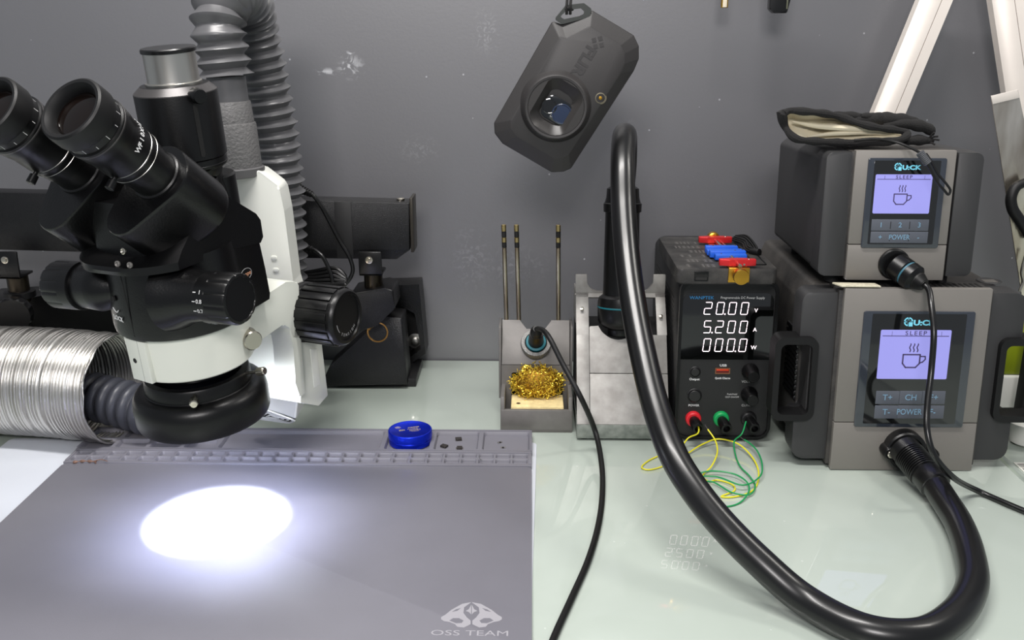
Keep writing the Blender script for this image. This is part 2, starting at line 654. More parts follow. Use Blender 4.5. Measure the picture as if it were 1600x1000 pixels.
def cell(mb, x0, y0, x1, y1, mg, r, zt=ZT, zf=ZF, n=4, sl=.0010):
    """a tile with a rounded-rectangle well pressed into it"""
    bm = bmesh.new()
    def loop(i, z, rr):
        return [bm.verts.new((x, y, z)) for x, y in rrect(x0 + i, y0 + i, x1 - i, y1 - i, rr, n)]
    cs = [bm.verts.new((x, y, zt)) for x, y in ((x0, y0), (x1, y0), (x1, y1), (x0, y1))]
    L = [loop(mg - .0004, zt, r), loop(mg, zt - .0005, r), loop(mg + sl, zf, max(r - sl, .0004))]
    k = n + 1
    for c in range(4):
        for i in range(n):
            bm.faces.new((cs[c], L[0][c * k + i + 1], L[0][c * k + i]))
        a = c * k + n
        b2 = ((c + 1) % 4) * k
        bm.faces.new((cs[c], cs[(c + 1) % 4], L[0][b2], L[0][a]))
    N = len(L[0])
    for A, B in zip(L, L[1:]):
        for i in range(N):
            j = (i + 1) % N
            bm.faces.new((A[i], A[j], B[j], B[i]))
    bm.faces.new(L[-1])
    bmesh.ops.recalc_face_normals(bm, faces=bm.faces)
    bm.normal_update()
    if sum(f.normal.z * f.calc_area() for f in bm.faces) < 0:
        bmesh.ops.reverse_faces(bm, faces=bm.faces)
    mb.add(bm, M_matg)

mb = MB()
yb0 = .8445
cols = [-.438 + .0335 * i for i in range(4)]
xl = cols + [-.304]
for i in range(4):
    cell(mb, xl[i], .8675, xl[i + 1], YB - .001, .0022, .003)
    cell(mb, xl[i], yb0, xl[i + 1], .8675, .0022, .003)
for a, b in ((-.304, -.1425), (-.1425, -.0945), (-.0945, -.0475), (-.0475, X1)):
    cell(mb, a, yb0, b, YB - .001, .0025, .003)
rows = ((.8300, .8415), (.8185, .8300))
nc = 27
pw = (X1 - .003 - (X0 + .003)) / nc
for y0_, y1_ in rows:
    for i in range(nc):
        cell(mb, X0 + .003 + i * pw, y0_, X0 + .003 + (i + 1) * pw, y1_, .0012, .0022, ZT - .0012, ZF - .0004, n=3, sl=.0006)
# frame of the tray strip: skirts, rim and the ridges between the rows
for lo, hi in (((X0, YS, .0016), (X1, .8185, .0058)), ((X0, .8185, .0016), (X0 + .003, .8415, .0063)), ((X1 - .003, .8185, .0016), (X1, .8415, .0063)),
               ((X0, .8412, .0016), (X1, .8448, .0068)), ((X0 - .0004, yb0, .0016), (X0 + .0014, YB, .0078)), ((X1 - .0014, yb0, .0016), (X1 + .0004, YB, .0078)),
               ((X0, YB - .0018, .0016), (X1, YB + .0004, .0078))):
    mb.box(lo, hi, M_matg, .0005)
mb.box((X0 + .001, .819, .0016), (X1 - .001, .891, .0022), M_matg)
W(mb, 'parts_tray', mat_root)
# printed emblem and name
ZL = .00425
mb = MB()
def zpx(x, y):
    p = PZ(600 + x / 5.3333, 900 + y / 5.3333, ZL)
    return (p.x, p.y)
head = [(728, 218), (650, 233), (560, 283), (512, 322), (476, 343), (476, 362), (500, 376), (545, 384), (592, 402), (610, 424), (665, 430), (722, 402), (722, 372), (690, 345), (662, 308), (668, 262)]
crest = [(726, 240), (706, 278), (680, 292), (708, 302), (726, 322)]
eye = [(545, 372), (575, 352), (625, 352), (662, 372), (648, 392), (600, 394)]
brow = [(565, 300), (600, 278), (640, 268), (612, 290)]
for poly, zz, mm in ((head, 0, M_matlogo), (crest, .00004, M_matlogo), (eye, .00006, M_matg), (brow, .00006, M_matg)):
    for s in (1, -1):
        pts = [zpx(729 + s * (x - 729), y) for x, y in poly]
        mb.prism(pts, top(0, 0, ZL + zz), .00006, mm)
c = PZ(734, 989.5, ZL)
mb.text('OSS TEAM', .0083, basis((c.x, c.y, ZL), (1, 0, 0), (0, 1, 0), (0, 0, 1)), M_matlogo, sx=1.42, ext=.00004)
W(mb, 'printed_logo', mat_root, 'pale printed emblem of two animal heads over lettering')

# things lying in the tray
M_chip = mat('black_epoxy', (38, 34, 32), .5)
M_tin = mat('tin_leads', (190, 188, 184), .35, 1.0)
def chip(u, v, w, l, h, rz, label, legs=True):
    p = PZ(u, v, ZF + h / 2)
    r = thing('chip', label, 'electronic component', (p.x, p.y, ZF), (0, 0, rz), 'loose chips in the mat tray')
    MB().box((-w / 2, -l / 2, .0004), (w / 2, l / 2, h), M_chip, .0002).build('chip_body', r)
    m2 = MB()
    if legs:
        for s in (-1, 1):
            for i in range(4):
                x = -w * .36 + i * w * .24
                m2.box((x - .0002, s * (l / 2 + .0004) - .0005, 0.0), (x + .0002, s * (l / 2 + .0004) + .0005, .0008), M_tin)
        m2.build('pins', r)
    else:
        m2.bm.free()
chip(716.5, 686, .0062, .0058, .0020, .15, 'black chip at the back of the tray compartment beside the blue jar')
chip(694, 697, .0064, .0052, .0022, -.5, 'black chip at the left of the tray compartment beside the blue jar')
chip(718, 700, .0060, .0052, .0020, 1.62, 'black chip with silver side pins nearest the front of its tray compartment')
def tiny(u, v, rz, label):
    p = PZ(u, v, ZF)
    mb = MB()
    mb.box((-.0016, -.0009, 0), (.0016, .0009, .0010), M_chip, .0001)
    for s in (-1, 1):
        mb.box((s * .0017 - .0006, -.0010, -.0000), (s * .0017 + .0006, .0010, .0011), M_tin, .0001)
    o = mb.build('surface_mount_part')
    o.location = (p.x, p.y, ZF)
    o.rotation_euler = (0, 0, rz)
    tag(o, label, 'electronic component', 'tiny silver parts in the end compartment')
tiny(781, 692, .5, 'tiny silver component, rear one of two in the right end tray compartment')
tiny(786, 700, 0, 'tiny silver component, front one of two in the right end tray compartment')
p = PZ(682, 684, ZF)
solo(MB().box((p.x - .0012, p.y - .0014, ZF), (p.x + .0012, p.y + .0014, ZF + .0022), M_chip, .0002), 'component', (p.x, p.y, ZF), 'small dark part stuck in the corner behind the blue jar', 'electronic component')
p = PZ(751, 721, .004)
solo(MB().tube([(p.x - .0012, p.y + .003, .0072), (p.x, p.y, .0066), (p.x + .0012, p.y - .0032, .0068)], .0003, M_tin, 6), 'wire_clipping', (p.x, p.y, .0055), 'short clipped wire lying across the small cells under the chips', 'wire')
p = PZ(134, 723, .005)
mb = MB()
M_rust = mat('brown_residue', (112, 84, 70), .6, var=.3, vscale=300)
mb.tube([(p.x - .012, p.y + .0002, .0052), (p.x - .004, p.y + .001, .0060), (p.x + .004, p.y + .001, .0060), (p.x + .010, p.y, .0058)], lambda s, i, n: .0010 + .0007 * math.sin(s * 900), M_rust, 8, smooth=5)
mb.tube([(p.x + .006, p.y, .0060), (p.x + .014, p.y + .0008, .0080), (p.x + .021, p.y - .0006, .0072)], .0004, M_rust, 6, smooth=4)
solo(mb, 'metal_scrap', (p.x, p.y, .004), 'brown rusty scrap in the left end of the small cells', 'scrap')

# ------------------------------------------------------------------ blue jar
M_blue = mat('blue_anodised', (18, 48, 215), .28, .75)
jar = thing('flux_jar', 'round anodised blue metal jar with engraved lid in the mat tray', 'jar', (-.1172, .8705, ZF))
MB().lathe((0, 0, 0), (0, 0, 1), [(0, 0), (.0195, 0), (.0210, .0012), (.0212, .0060), (.0208, .0066), (0, .0066)], M_blue, 64).build('base', jar)
lid = MB().lathe((0, 0, 0), (0, 0, 1), [(.0212, .0068), (.0216, .0072), (.0216, .0136), (.0211, .0144), (.0204, .0146), (.0198, .0142), (0, .0142)], M_blue, 64).build('lid', jar)
M_engr = mat('engraved_gold', (226, 206, 150), .35, .6)
mb = MB()
R = Matrix.Rotation(math.radians(18), 4, 'Z')
random.seed(3)
def bar(cx, cy, w, h):
    mb.box((cx - w / 2, cy - h / 2, .0142), (cx + w / 2, cy + h / 2, .01427), M_engr, M=R)
for r_, (y, x0, x1, h) in enumerate([(.0040, -.001, .010, .0026), (.0006, -.002, .0085, .0011), (-.0014, -.0005, .0100, .0011), (-.0034, -.001, .0095, .0011), (-.0054, .001, .0085, .0009)]):
    x = x0
    while x < x1:
        wd = random.uniform(.0006, .0011)
        bar(x, y + random.uniform(-.0002, .0002), wd * .8, h * random.uniform(.7, 1))
        x += wd + .00025
mb.tube([(-.0125 + .0028 * math.cos(a), .0035 + .0016 * math.sin(a), .0143) for a in [i * .35 for i in range(17)]], .00022, M_engr, 5)
for i in range(5):
    bar(-.0105 + i * .0012, -.0002 + .0006 * (i % 2), .0008, .0034 - .0003 * i)
mb.build('engraving', lid)

# ------------------------------------------------------------------ small iron stand with tips, wool and sponge
M_gm = mat('grey_metal_paint', (118, 115, 112), .45, .35, var=.05, vscale=120, bump=.1, bscale=1500)
M_dirty = mat('dirty_grey_cup', (88, 87, 85), .5, .3, rgb2=(135, 134, 131), vscale=900)
st = thing('iron_stand', 'small grey metal soldering iron stand holding spare tips and brass wool', 'stand', (.0070, .945, 0))
mb = MB()
mb.box((-.0284, .9040, .0), (.0436, .9085, .0245), M_gm, .0008)
mb.box((-.0284, .9040, .0), (.0436, .985, .004), M_gm, .0006)
mb.prism([(.9045, .001), (.9045, .0250), (.9085, .0370), (.945, .0370), (.945, .001)], side(-.0290), .0042, M_gm, .0005)
mb.prism([(.9045, .001), (.9045, .0250), (.9085, .0370), (.945, .0370), (.945, .001)], side(.0400), .0042, M_gm, .0005)
W(mb, 'tray', st)
mb = MB()
n_ = 5
o_ = rrect(-.0290, .004, .0425, .0580, .001, n_)
i_ = rrect(-.0185, .006, .0355, .0500, .002, n_)
mb.ring(o_, i_, front(0, .9490, 0), .004, M_gm)
mb.box((-.0290, .9492, .004), (-.0250, .985, .058), M_gm, .0005)
mb.box((.0385, .9492, .004), (.0425, .985, .058), M_gm, .0005)
mb.box((-.025, .981, .004), (.0385, .985, .058), M_gm, .0005)
mb.box((-.025, .9492, .0540), (.0385, .985, .058), M_gm, .0005)
W(mb, 'wool_housing', st)
# sloping face with the iron socket
mb = MB()
sl = V((0, .017, .0445)).normalized()
FM = basis((0, .9455, .0585), (1, 0, 0), sl, (0, -sl.z, sl.y))
H = .0470
mb.prism(rpoly([(-.0288, 0), (.0423, 0), (.0423, H), (.0225, H), (.0165, H - .010), (-.0035, H - .010), (-.0095, H), (-.0288, H)], [.0008] * 8, 2), FM, -.022, M_gm, .0006)
mb.box((-.0320, .950, .019), (-.0293, .985, .098), M_gm, .0005)
mb.box((.0428, .950, .019), (.0452, .985, .098), M_gm, .0005)
W(mb, 'socket_panel', st)
mb = MB()
ax_ = V((0, -.74, .67)).normalized()
sc = V((.0068, .9500, .0790))
mb.lathe(sc - ax_ * .006, ax_, [(.0120, 0), (.0150, .003), (.0160, .010), (.0152, .0125), (.0118, .0130), (.0104, .010), (.0102, .001), (.0, .0005)], M_dirty, 36, caps=False)
W(mb, 'socket_cup', st)
# sponge
sp = MB().box((-.0185, .9095, .0042), (.0355, .9440, .0262), mat('yellow_sponge', (226, 205, 150), .9, var=.12, vscale=140, bump=.5, bscale=700), .0015)
sp.lathe((-.011, .918, .0258), (0, 0, 1), [(.0016, .0003), (.0022, .0006), (0, .0006)], mat('scorched_spot', (70, 50, 30), .9), 10)
solo(sp, 'sponge', (.0085, .927, .0042), 'yellow cleaning sponge in the tray of the small iron stand', 'sponge')
# brass wool: one tangled ball of curled ribbon
random.seed(11)
M_wool = mat('brass_wool', (246, 208, 78), .34, .65, var=.25, vscale=400)
bm = bmesh.new()
cW, rW = V((.0088, .9420, .0400)), V((.0275, .0170, .0200))
for k in range(680):
    while True:
        q = V((random.uniform(-1, 1), random.uniform(-1, 1), random.uniform(-1, 1)))
        if q.length < 1:
            break
    q = q * (1 if q.length > .5 else 1.5)
    p = cW + V((q.x * rW.x, q.y * rW.y, q.z * rW.z))
    d = V((random.gauss(0, 1), random.gauss(0, 1), random.gauss(0, 1))).normalized()
    e = d.orthogonal().normalized()
    g = d.cross(e)
    cr = random.uniform(.0010, .0022)
    ph = random.uniform(0, 6.28)
    pit = random.uniform(.0006, .0016)
    wd = random.uniform(.0003, .0006)
    prev = None
    for j in range(20):
        a = ph + j * .62
        c = p + d * ((j - 10) * pit * .55) + e * (cr * math.cos(a)) + g * (cr * math.sin(a))
        v1, v2 = bm.verts.new(c - d * wd), bm.verts.new(c + d * wd)
        if prev:
            bm.faces.new((prev[0], v1, v2, prev[1]))
        prev = (v1, v2)
mb = MB(); mb.add(bm, M_wool)
bm = bmesh.new()
bmesh.ops.create_icosphere(bm, subdivisions=3, radius=1)
for v in bm.verts:
    v.co = cW + V((v.co.x * rW.x * .86, v.co.y * rW.y * .8, v.co.z * rW.z * .86))
mb.add(bm, mat('dark_brass_core', (150, 112, 36), .5, .8, var=.5, vscale=700))
solo(mb, 'brass_wool', cW, 'ball of curly gold brass wool spilling from the small iron stand', 'brass wool')
# spare tip cartridges
M_tipm = mat('tip_steel', (196, 186, 166), .28, 1.0, rgb2=(120, 92, 62), vscale=26, stretch=(1, 1, .6))
M_tipg = mat('tip_gold_cap', (188, 168, 118), .3, 1.0)
def tip(x0, x1, label):
    a, b = V((x0, .966, .0600)), V((x1, .966, .2032))
    r = thing('tip_cartridge', label, 'soldering tip', a, None, 'spare tips standing in the iron stand')
    d = (b - a)
    L = d.length
    MB().lathe((0, 0, 0), d, [(.0005, 0), (.0023, .004), (.0023, L - .024), (.0024, L - .024)], M_tipm, 18).build('shaft', r)
    for h0, h1, mm, nm in ((L - .024, L - .0185, M_dull, 'insulator_band'), (L - .0185, L - .0130, M_tipg, 'contact_ring'), (L - .0130, L - .0070, M_dull, 'insulator_band'), (L - .0070, L, M_tipg, 'end_cap')):
        MB().lathe((0, 0, 0), d, [(.0020, h0), (.0025, h0 + .0003), (.0025, h1 - .0003), (.0018, h1)], mm, 18).build(nm, r)
tip(-.0232, -.0270, 'thin steel soldering tip, leftmost of the three upright in the small stand')
tip(-.0100, -.0140, 'thin steel soldering tip, middle of the three upright in the small stand')
tip(.0310, .0288, 'thin steel soldering tip standing alone at the right of the small stand')

# ------------------------------------------------------------------ soldering iron resting in the socket, with its cord
iron = thing('soldering_iron', 'soldering iron with black handle and long cord, resting in the small stand', 'soldering iron', sc)
a0 = sc + ax_ * .010
mb = MB().lathe(a0 - ax_ * .014, ax_, [(.0060, 0), (.0088, .004), (.0092, .010), (.0082, .013), (.0078, .020), (.0072, .030), (.0066, .034), (.0, .0345)], M_black, 28)
W(mb, 'handle', iron)
W(MB().lathe(a0 - ax_ * .004, ax_, [(.0088, 0), (.0104, .0004), (.0104, .0030), (.0088, .0036)], mat('teal_rubber', (0, 100, 112), .5), 28), 'grip_ring', iron)
tp = a0 + ax_ * .019
W(MB().lathe(tp - ax_ * .001, ax_, [(.0058, 0), (.0062, .002), (.0060, .007), (.0046, .010), (.0034, .013), (0, .0132)], M_rubber, 22), 'strain_relief', iron)
e0 = tp + ax_ * .010
cord = [e0, e0 + V((.002, -.007, .003)), PT(856, 524, .925), PT(880, 570, .915), PT(908, 622, .905), PZ(930, 674, .022), PZ(940, 725, .008), PZ(941, 775, .0032), PZ(934, 825, .0030), PZ(918, 878, .0030), PZ(893, 935, .0030), PZ(866, 995, .0030), PZ(845, 1050, .0030)]
W(MB().tube(cord, .0026, M_rubber, 12, smooth=10), 'cord', iron)
# ------------------------------------------------------------------ holder for the hot air handpiece
M_cast = mat('scuffed_cast_grey', (140, 137, 133), .5, .35, rgb2=(163, 161, 157), vscale=70, bump=.12, bscale=1300)
M_castf = mat('scuffed_grey_edge', (112, 118, 112), .55, .2, rgb2=(142, 147, 140), vscale=130)
hs = thing('handpiece_stand', 'large grey metal rest holding the hot air handpiece upright', 'stand', (.094, .94, 0))
mb = MB()
mb.prism(rrect(.0478, .8850, .1398, 1.010, .0015, 2), top(0, 0, .0022), .0152, M_castf, .0008)
W(mb, 'base_block', hs)
for x in (.0555, .131):
    for y in (.893, 1.0):
        W(MB().cyl((x, y, 0), (x, y, .0024), .0045, M_dull, 16), 'foot', hs)
# ramp: two slopes
P1, P2, P3 = V((0, .8850, .0176)), V((0, .9320, .0965)), V((0, .9620, .1325))
mb = MB()
mb.prism([(.8870, .0172), (.9335, .0940), (1.005, .0940), (1.005, .0172)], side(.0485), .0900, M_dull)
W(mb, 'core', hs)
s1 = (P2 - P1).normalized(); L1 = (P2 - P1).length
F1 = basis((0, P1.y, P1.z), (1, 0, 0), s1, (0, -s1.z, s1.y))
s2 = (P3 - P2).normalized(); L2 = (P3 - P2).length
F2 = basis((0, P2.y, P2.z), (1, 0, 0), s2, (0, -s2.z, s2.y))
xl, xm, xr = .0478, .0612, .1396
mb = MB()
mb.prism(rrect(xl, 0, xm - .0003, L1, .0004, 1), F1, -.003, M_cast, .0003)
mb.prism(rrect(xl, -.0002, xm - .0003, L2, .0004, 1), F2, -.003, M_cast, .0003)
mb.prism(rrect(.1300, -.0002, xr + .0006, L2, .0004, 1), F2, -.003, M_cast, .0003)
mb.prism(rrect(xl, L2 - .005, xr + .0006, L2, .0004, 1), F2, -.003, M_cast, .0003)
mb.box((xl, P3.y, .10), (xl + .003, 1.004, P3.z - .001), M_cast, .0004)
mb.box((xr - .0024, P3.y, .10), (xr + .0006, 1.004, P3.z - .001), M_cast, .0004)
W(mb, 'side_arms', hs)
W(MB().prism(rrect(xm, 0, xr, .0515, .0004, 1), F1, -.003, M_cast, .0003), 'lower_panel', hs)
mb = MB()
cc, cr_ = .0905, .0215
arc = [(cc + cr_ * math.cos(a), L1 + .018 + (cr_ + .002) * math.sin(a)) for a in [PI + .35 + i * (PI - .7) / 14 for i in range(15)]]
pl = [(xm, .0521), (xr, .0521), (xr, L1), (.1120, L1)] + arc[::-1] + [(.0700, L1 + .009), (xm + .001, L1 + .009), (xm, L1 + .008)]
mb.prism(pl, F1, -.003, M_cast, .0003)
W(mb, 'upper_panel', hs)
mb = MB()
h0 = P3.z - .002
horn = [(xl, h0), (xr + .0008, h0), (xr + .0008, h0 + .0215), (.1275, h0 + .0215), (.1275, h0 + .012), (.121, h0 + .0035), (.070, h0 + .0035), (.063, h0 + .0060), (.0595, h0 + .012), (.0590, h0 + .0215), (xl - .0006, h0 + .0215)]
mb.prism(rpoly(horn, [0, 0, .001, .001, .004, .006, .006, .004, .003, .001, .001], 4), front(0, P3.y + .0005, 0), -.0028, M_cast, .0003)
mb.box((xl - .0008, P3.y - .0006, h0 - .0004), (xr + .001, P3.y + .0032, h0 + .0010), M_silver, .0003)
W(mb, 'fork_plate', hs)
for (x, z, y) in ((.0540, .1190, .951), (.1345, .113, .946)):
    W(MB().lathe((x, y - .0035, z), (0, -.7, .7), [(.002, 0), (.002, .0012), (.0012, .0014), (0, .0014)], M_chrome, 12), 'screw', hs)

# ------------------------------------------------------------------ hot air handpiece and hose
hb, ht = PT(969, 505, .985), PT(973, 312, .965)
ha = thing('hot_air_handpiece', 'hot air handpiece with long thick black hose looping down to the lower station', 'hot air gun', hb)
ad = (ht - hb).normalized(); HL = (ht - hb).length
W(MB().lathe(hb, ad, [(.0165, -.004), (.0215, 0), (.0232, .004), (.0234, .012), (.0234, .022), (.0222, .027), (.0188, .0295), (.0178, .030)], M_black, 48), 'collar', ha)
W(MB().lathe(hb, ad, [(.02345, .0165), (.02375, .0168), (.02375, .0178), (.02345, .0181)], mat('teal_rubber', (0, 100, 112), .5), 48, caps=False), 'teal_ring', ha)
W(MB().lathe(hb, ad, [(.0182, .029), (.0180, .05), (.0172, HL - .012), (.0168, HL - .012)], M_black, 48), 'handle', ha)
W(MB().lathe(hb, ad, [(.0168, HL - .013), (.0190, HL - .012), (.0192, HL - .004), (.0180, HL - .003), (.0172, HL), (.0166, HL + .0025), (.0160, HL + .011), (.0130, HL + .013), (0, HL + .013)], M_black, 48), 'end_cap', ha)
W(MB().lathe(hb, ad, [(.0118, -.012), (.0125, -.011), (.0125, -.006), (.0165, -.003)], M_black, 32), 'nozzle', ha)
pts = [ht + ad * .008, PT(977, 262, .962), PT(978, 228, .950), PT(977, 212, .928), PT(975, 216, .902), PT(973, 250, .883), PT(974, 320, .866), PT(979, 390, .848), PT(989, 470, .824), PT(1005, 555, .796), PT(1026, 640, .765),
       PT(1054, 715, .735), PT(1085, 765, .718), PT(1124, 814, .704), PT(1184, 875, .688), PT(1258, 938, .670), PZ(1355, 986, .0125), PZ(1435, 992, .0122), PZ(1492, 962, .0122), PZ(1519, 915, .0122), PZ(1515, 866, .0122), PZ(1498, 818, .0125), PZ(1476, 782, .014), PZ(1458, 754, .017)]
W(MB().tube(pts, .0113, M_gloss, 28, smooth=12), 'hose', ha)
# spiral boot and coupling on the station side
c0, c1 = PZ(1458, 754, .017), PS(1402, 690, .8225, .06) + V((0, -.014, 0))
d_ = (c0 - c1).normalized(); BL = (c0 - c1).length
boot = [(.0108, 0), (.0135, .001)]
nn_ = 11
for i in range(nn_):
    h = .010 + (BL - .022) * i / nn_
    st_ = (BL - .022) / nn_
    boot += [(.0128, h), (.0142, h + st_ * .25), (.0142, h + st_ * .6), (.0128, h + st_ * .85)]
boot += [(.0136, BL - .011), (.0138, BL + .004), (.0122, BL + .0055)]
W(MB().lathe(c1, d_, boot, M_gloss, 40), 'hose_boot', ha)

# ------------------------------------------------------------------ bench power supply
K = .055
PX = .1925
ps = thing('power_supply', 'black bench power supply with lit white digit readout', 'power supply', (PX, .886, 0))
M_psu = mat('psu_black_plastic', (26, 26, 27), .45, bump=.15, bscale=1400)
M_psus = mat('psu_side_black', (20, 20, 22), .5)
Y0 = .886
def pp(u, v):
    p = PS(u, v, Y0, K)
    return p.x, p.z
hw, HH = .0475, .1655
body = []
for y, ins in ((.0035, .0015), (.010, 0), (.195, 0), (.205, .003)):
    body.append([(PX + x, Y0 + y, z) for x, z in rrect(-hw + ins, .0035 + ins, hw - ins, HH - ins, .012, 7)])
mb = MB().loft(body, M_psus)
for r_ in range(24):                       # louvre dots on both side walls
    for c_ in range(20):
        yy, zz = Y0 + .040 + c_ * .0070, .022 + r_ * .0050
        for s in (-1, 1):
            xx = PX + s * (hw + .00005)
            mb.prism([(yy - .0019, zz - .0010), (yy + .0019, zz - .0010), (yy + .0019, zz + .0010), (yy - .0019, zz + .0010)], side(xx - .0001), .0002, M_dull)
W(mb, 'case', ps, shear=(Y0, K))
# front moulding: a raised rim around the panel
n_ = 7
mb = MB()
o_, i_ = rrect(PX - hw, .0030, PX + hw, HH, .013, n_), rrect(PX - hw + .0030, .0055, PX + hw - .0030, HH - .0050, .0095, n_)
mb.ring(o_, i_, front(0, Y0 + .0042, 0), .0052, M_black)
mb.prism(rrect(PX - hw + .002, .005, PX + hw - .002, HH - .003, .0095, n_), front(0, Y0 + .0042, 0), .0022, M_psu)
W(mb, 'front_panel', ps, shear=(Y0, K))
YP = Y0 + .0020                               # panel face
M_disp = mat('smoked_display', (7, 8, 8), .05, coat=1.0)
x0, z1 = pp(1064, 458); x1, z0 = pp(1196, 563)
x0, x1 = PX - hw + .0034, PX + hw - .0034
mb = MB().prism(rpoly([(x0, z0), (x1 - .0004, z0), (x1 - .0004, z1), (x0, z1)], [.0005, .0005, .0085, .0085], 5), front(0, YP, 0), .0006, M_disp)
W(mb, 'display_window', ps, shear=(Y0, K))
M_digit = mat('lit_digits', (255, 240, 245), .5, emit=(255, 232, 240), estr=1.5)
M_wblue = mat('blue_print', (38, 140, 205), .5)
mb = MB()
FR = front(0, YP - .0006, 0)
for (va, vb, s_, ua, ub) in ((473, 492, '20.00', 1101, 1169), (502, 521, '5.200', 1100, 1167), (530, 550, '000.0', 1099, 1166)):
    xa, za = pp(ua, va); xb, zb = pp(ub, vb)
    n = 4
    pitch = (xb - xa) * 1.0 / (n - .38)
    w_ = pitch * .56
    k_ = 0
    for ch in s_:
        if ch == '.':
            mb.box((xa + (k_ - 1) * pitch + w_ + .0014, YP - .0009, zb - .0004), (xa + (k_ - 1) * pitch + w_ + .0026, YP - .0006, zb + .0008), M_digit)
        else:
            seven(mb, ch, xa + k_ * pitch, zb, w_, za - zb, FR, M_digit, t=.0007, slant=.10)
            k_ += 1
for u, v, s_ in ((1182, 486, 'V'), (1180, 516, 'A'), (1178, 544, 'W')):
    x, z = pp(u, v)
    mb.text(s_, .0054, front(x, YP - .0007, z), M_digit)
W(mb, 'lit_digits', ps, shear=(Y0, K))
mb = MB()
x, z = pp(1097, 466)
mb.text('WANPTEK', .0044, front(x, YP - .0007, z), M_wblue, sx=1.12)
x, z = pp(1161, 466)
mb.text('Programmable DC Power Supply', .0033, front(x, YP - .0007, z), M_ink, sx=.96)
W(mb, 'title_lettering', ps, shear=(Y0, K))
YF_ = YP - .0003
for u, v, s_, sz, mm, sx in ((1130.5, 572, 'USB', .0032, M_ink, 1.25), (1129.5, 592, 'Quick Charge', .0028, M_ink, .95), (1085.5, 593.5, 'Output', .0032, M_ink, 1.05), (1084.5, 634.5, 'POWER', .0031, M_ink, 1.0),
                             (1166, 597.5, 'VOLT', .0033, M_inkgrey, 1.0), (1166, 634.5, 'CURR', .0033, M_inkgrey, 1.0), (1144.5, 617, 'Push/Hold', .0024, M_inkgrey, 1.0), (1144.5, 621.5, 'OCP ON/OFF', .0024, M_inkgrey, .95)):
    x, z = pp(u, v)
    W(MB().text(s_, sz, front(x, YF_, z), mm, sx=sx, bold=.00006), 'printed_word', ps, shear=(Y0, K))
def knob(u, v, r, L, name, m=M_psu, lip=True):
    x, z = pp(u, v)
    mb = MB()
    if lip:
        mb.lathe((x, YP, z), (0, -1, 0), [(r + .0016, -.001), (r + .0016, .0004), (r + .0008, .0010), (r + .0004, .0003)], m, 32, caps=False)
    mb.lathe((x, YP, z), (0, -1, 0), [(r, -.001), (r, L * .85), (r * .93, L), (r * .6, L + .0001), (0, L * .97)], m, 32)
    return W(mb, name, ps, shear=(Y0, K))
knob(1086.5, 582, .0040, .0018, 'output_button')
knob(1085.5, 619, .0058, .0030, 'power_button')
def dial(u, v, name):
    x, z = pp(u, v)
    mb = MB().lathe((x, YP, z), (0, -1, 0), [(.0082, -.001), (.0080, .004), (.0062, .0065), (.0060, .0160), (.0052, .0172), (.0, .0172)], M_black, 40, flute=lambda t, h: 1 + .03 * math.cos(18 * t) if h < .014 else 1)
    W(mb, name, ps, shear=(Y0, K))
dial(1172.5, 581, 'voltage_knob')
dial(1171, 617, 'current_knob')
x, z = pp(1129.5, 580.5)
mb = MB().ring(rrect(x - .0073, z - .0030, x + .0073, z + .0030, .0006, 2), rrect(x - .0064, z - .0021, x + .0064, z + .0021, .0004, 2), front(0, YP, 0), .0007, mat('usb_metal_rim', (170, 120, 90), .3, .9))
M_usb = mat('usb_orange', (215, 62, 24), .4)
mb.prism(rrect(x - .0066, z - .0022, x + .0066, z + .0022, .0003, 1), front(0, YP + .0002, 0), .0003, mat('usb_dark_red', (92, 16, 8), .5))
mb.box((x - .0060, YP - .0006, z + .0002), (x + .0060, YP, z + .0018), M_usb, .0002)
W(mb, 'usb_port', ps, shear=(Y0, K))
for u, v, nm, col in ((1083.5, 655, 'red', (205, 35, 45)), (1127, 655, 'green', (20, 150, 80)), (1170, 655, 'black', (24, 24, 25))):
    x, z = pp(u, v)
    mb = MB().lathe((x, YP, z), (0, -1, 0), [(.0078, -.001), (.0080, .0010), (.0074, .0036), (.0062, .0046), (.0050, .0046)], mat(nm + '_terminal_ring', col, .35), 32)
    r = W(mb, 'terminal_post', ps, label=nm + ' ringed terminal post', shear=(Y0, K))
    mb = MB()
    dn = V((.10, -1, -.12)).normalized()
    p_ = V((x, YP - .004, z))
    mb.lathe(p_, dn, [(.0045, 0), (.0050, .002), (.0056, .016), (.0052, .0175), (.0034, .0178), (.0030, .012), (0, .012)], M_black, 30, flute=lambda t, h: 1 + .05 * math.cos(9 * t) if .001 < h < .0172 else 1)
    for v_ in mb.bm.verts:
        v_.co.y += K * v_.co.z
    bmesh.ops.translate(mb.bm, vec=-V(ps.location), verts=mb.bm.verts)
    q = mb.build('terminal_cap', r)
for sx in (-1, 1):
    for y in (.015, .18):
        W(MB().cyl((PX + sx * .036, Y0 + y, 0), (PX + sx * .036, Y0 + y, .0045), .006, M_dull, 14), 'foot', ps)

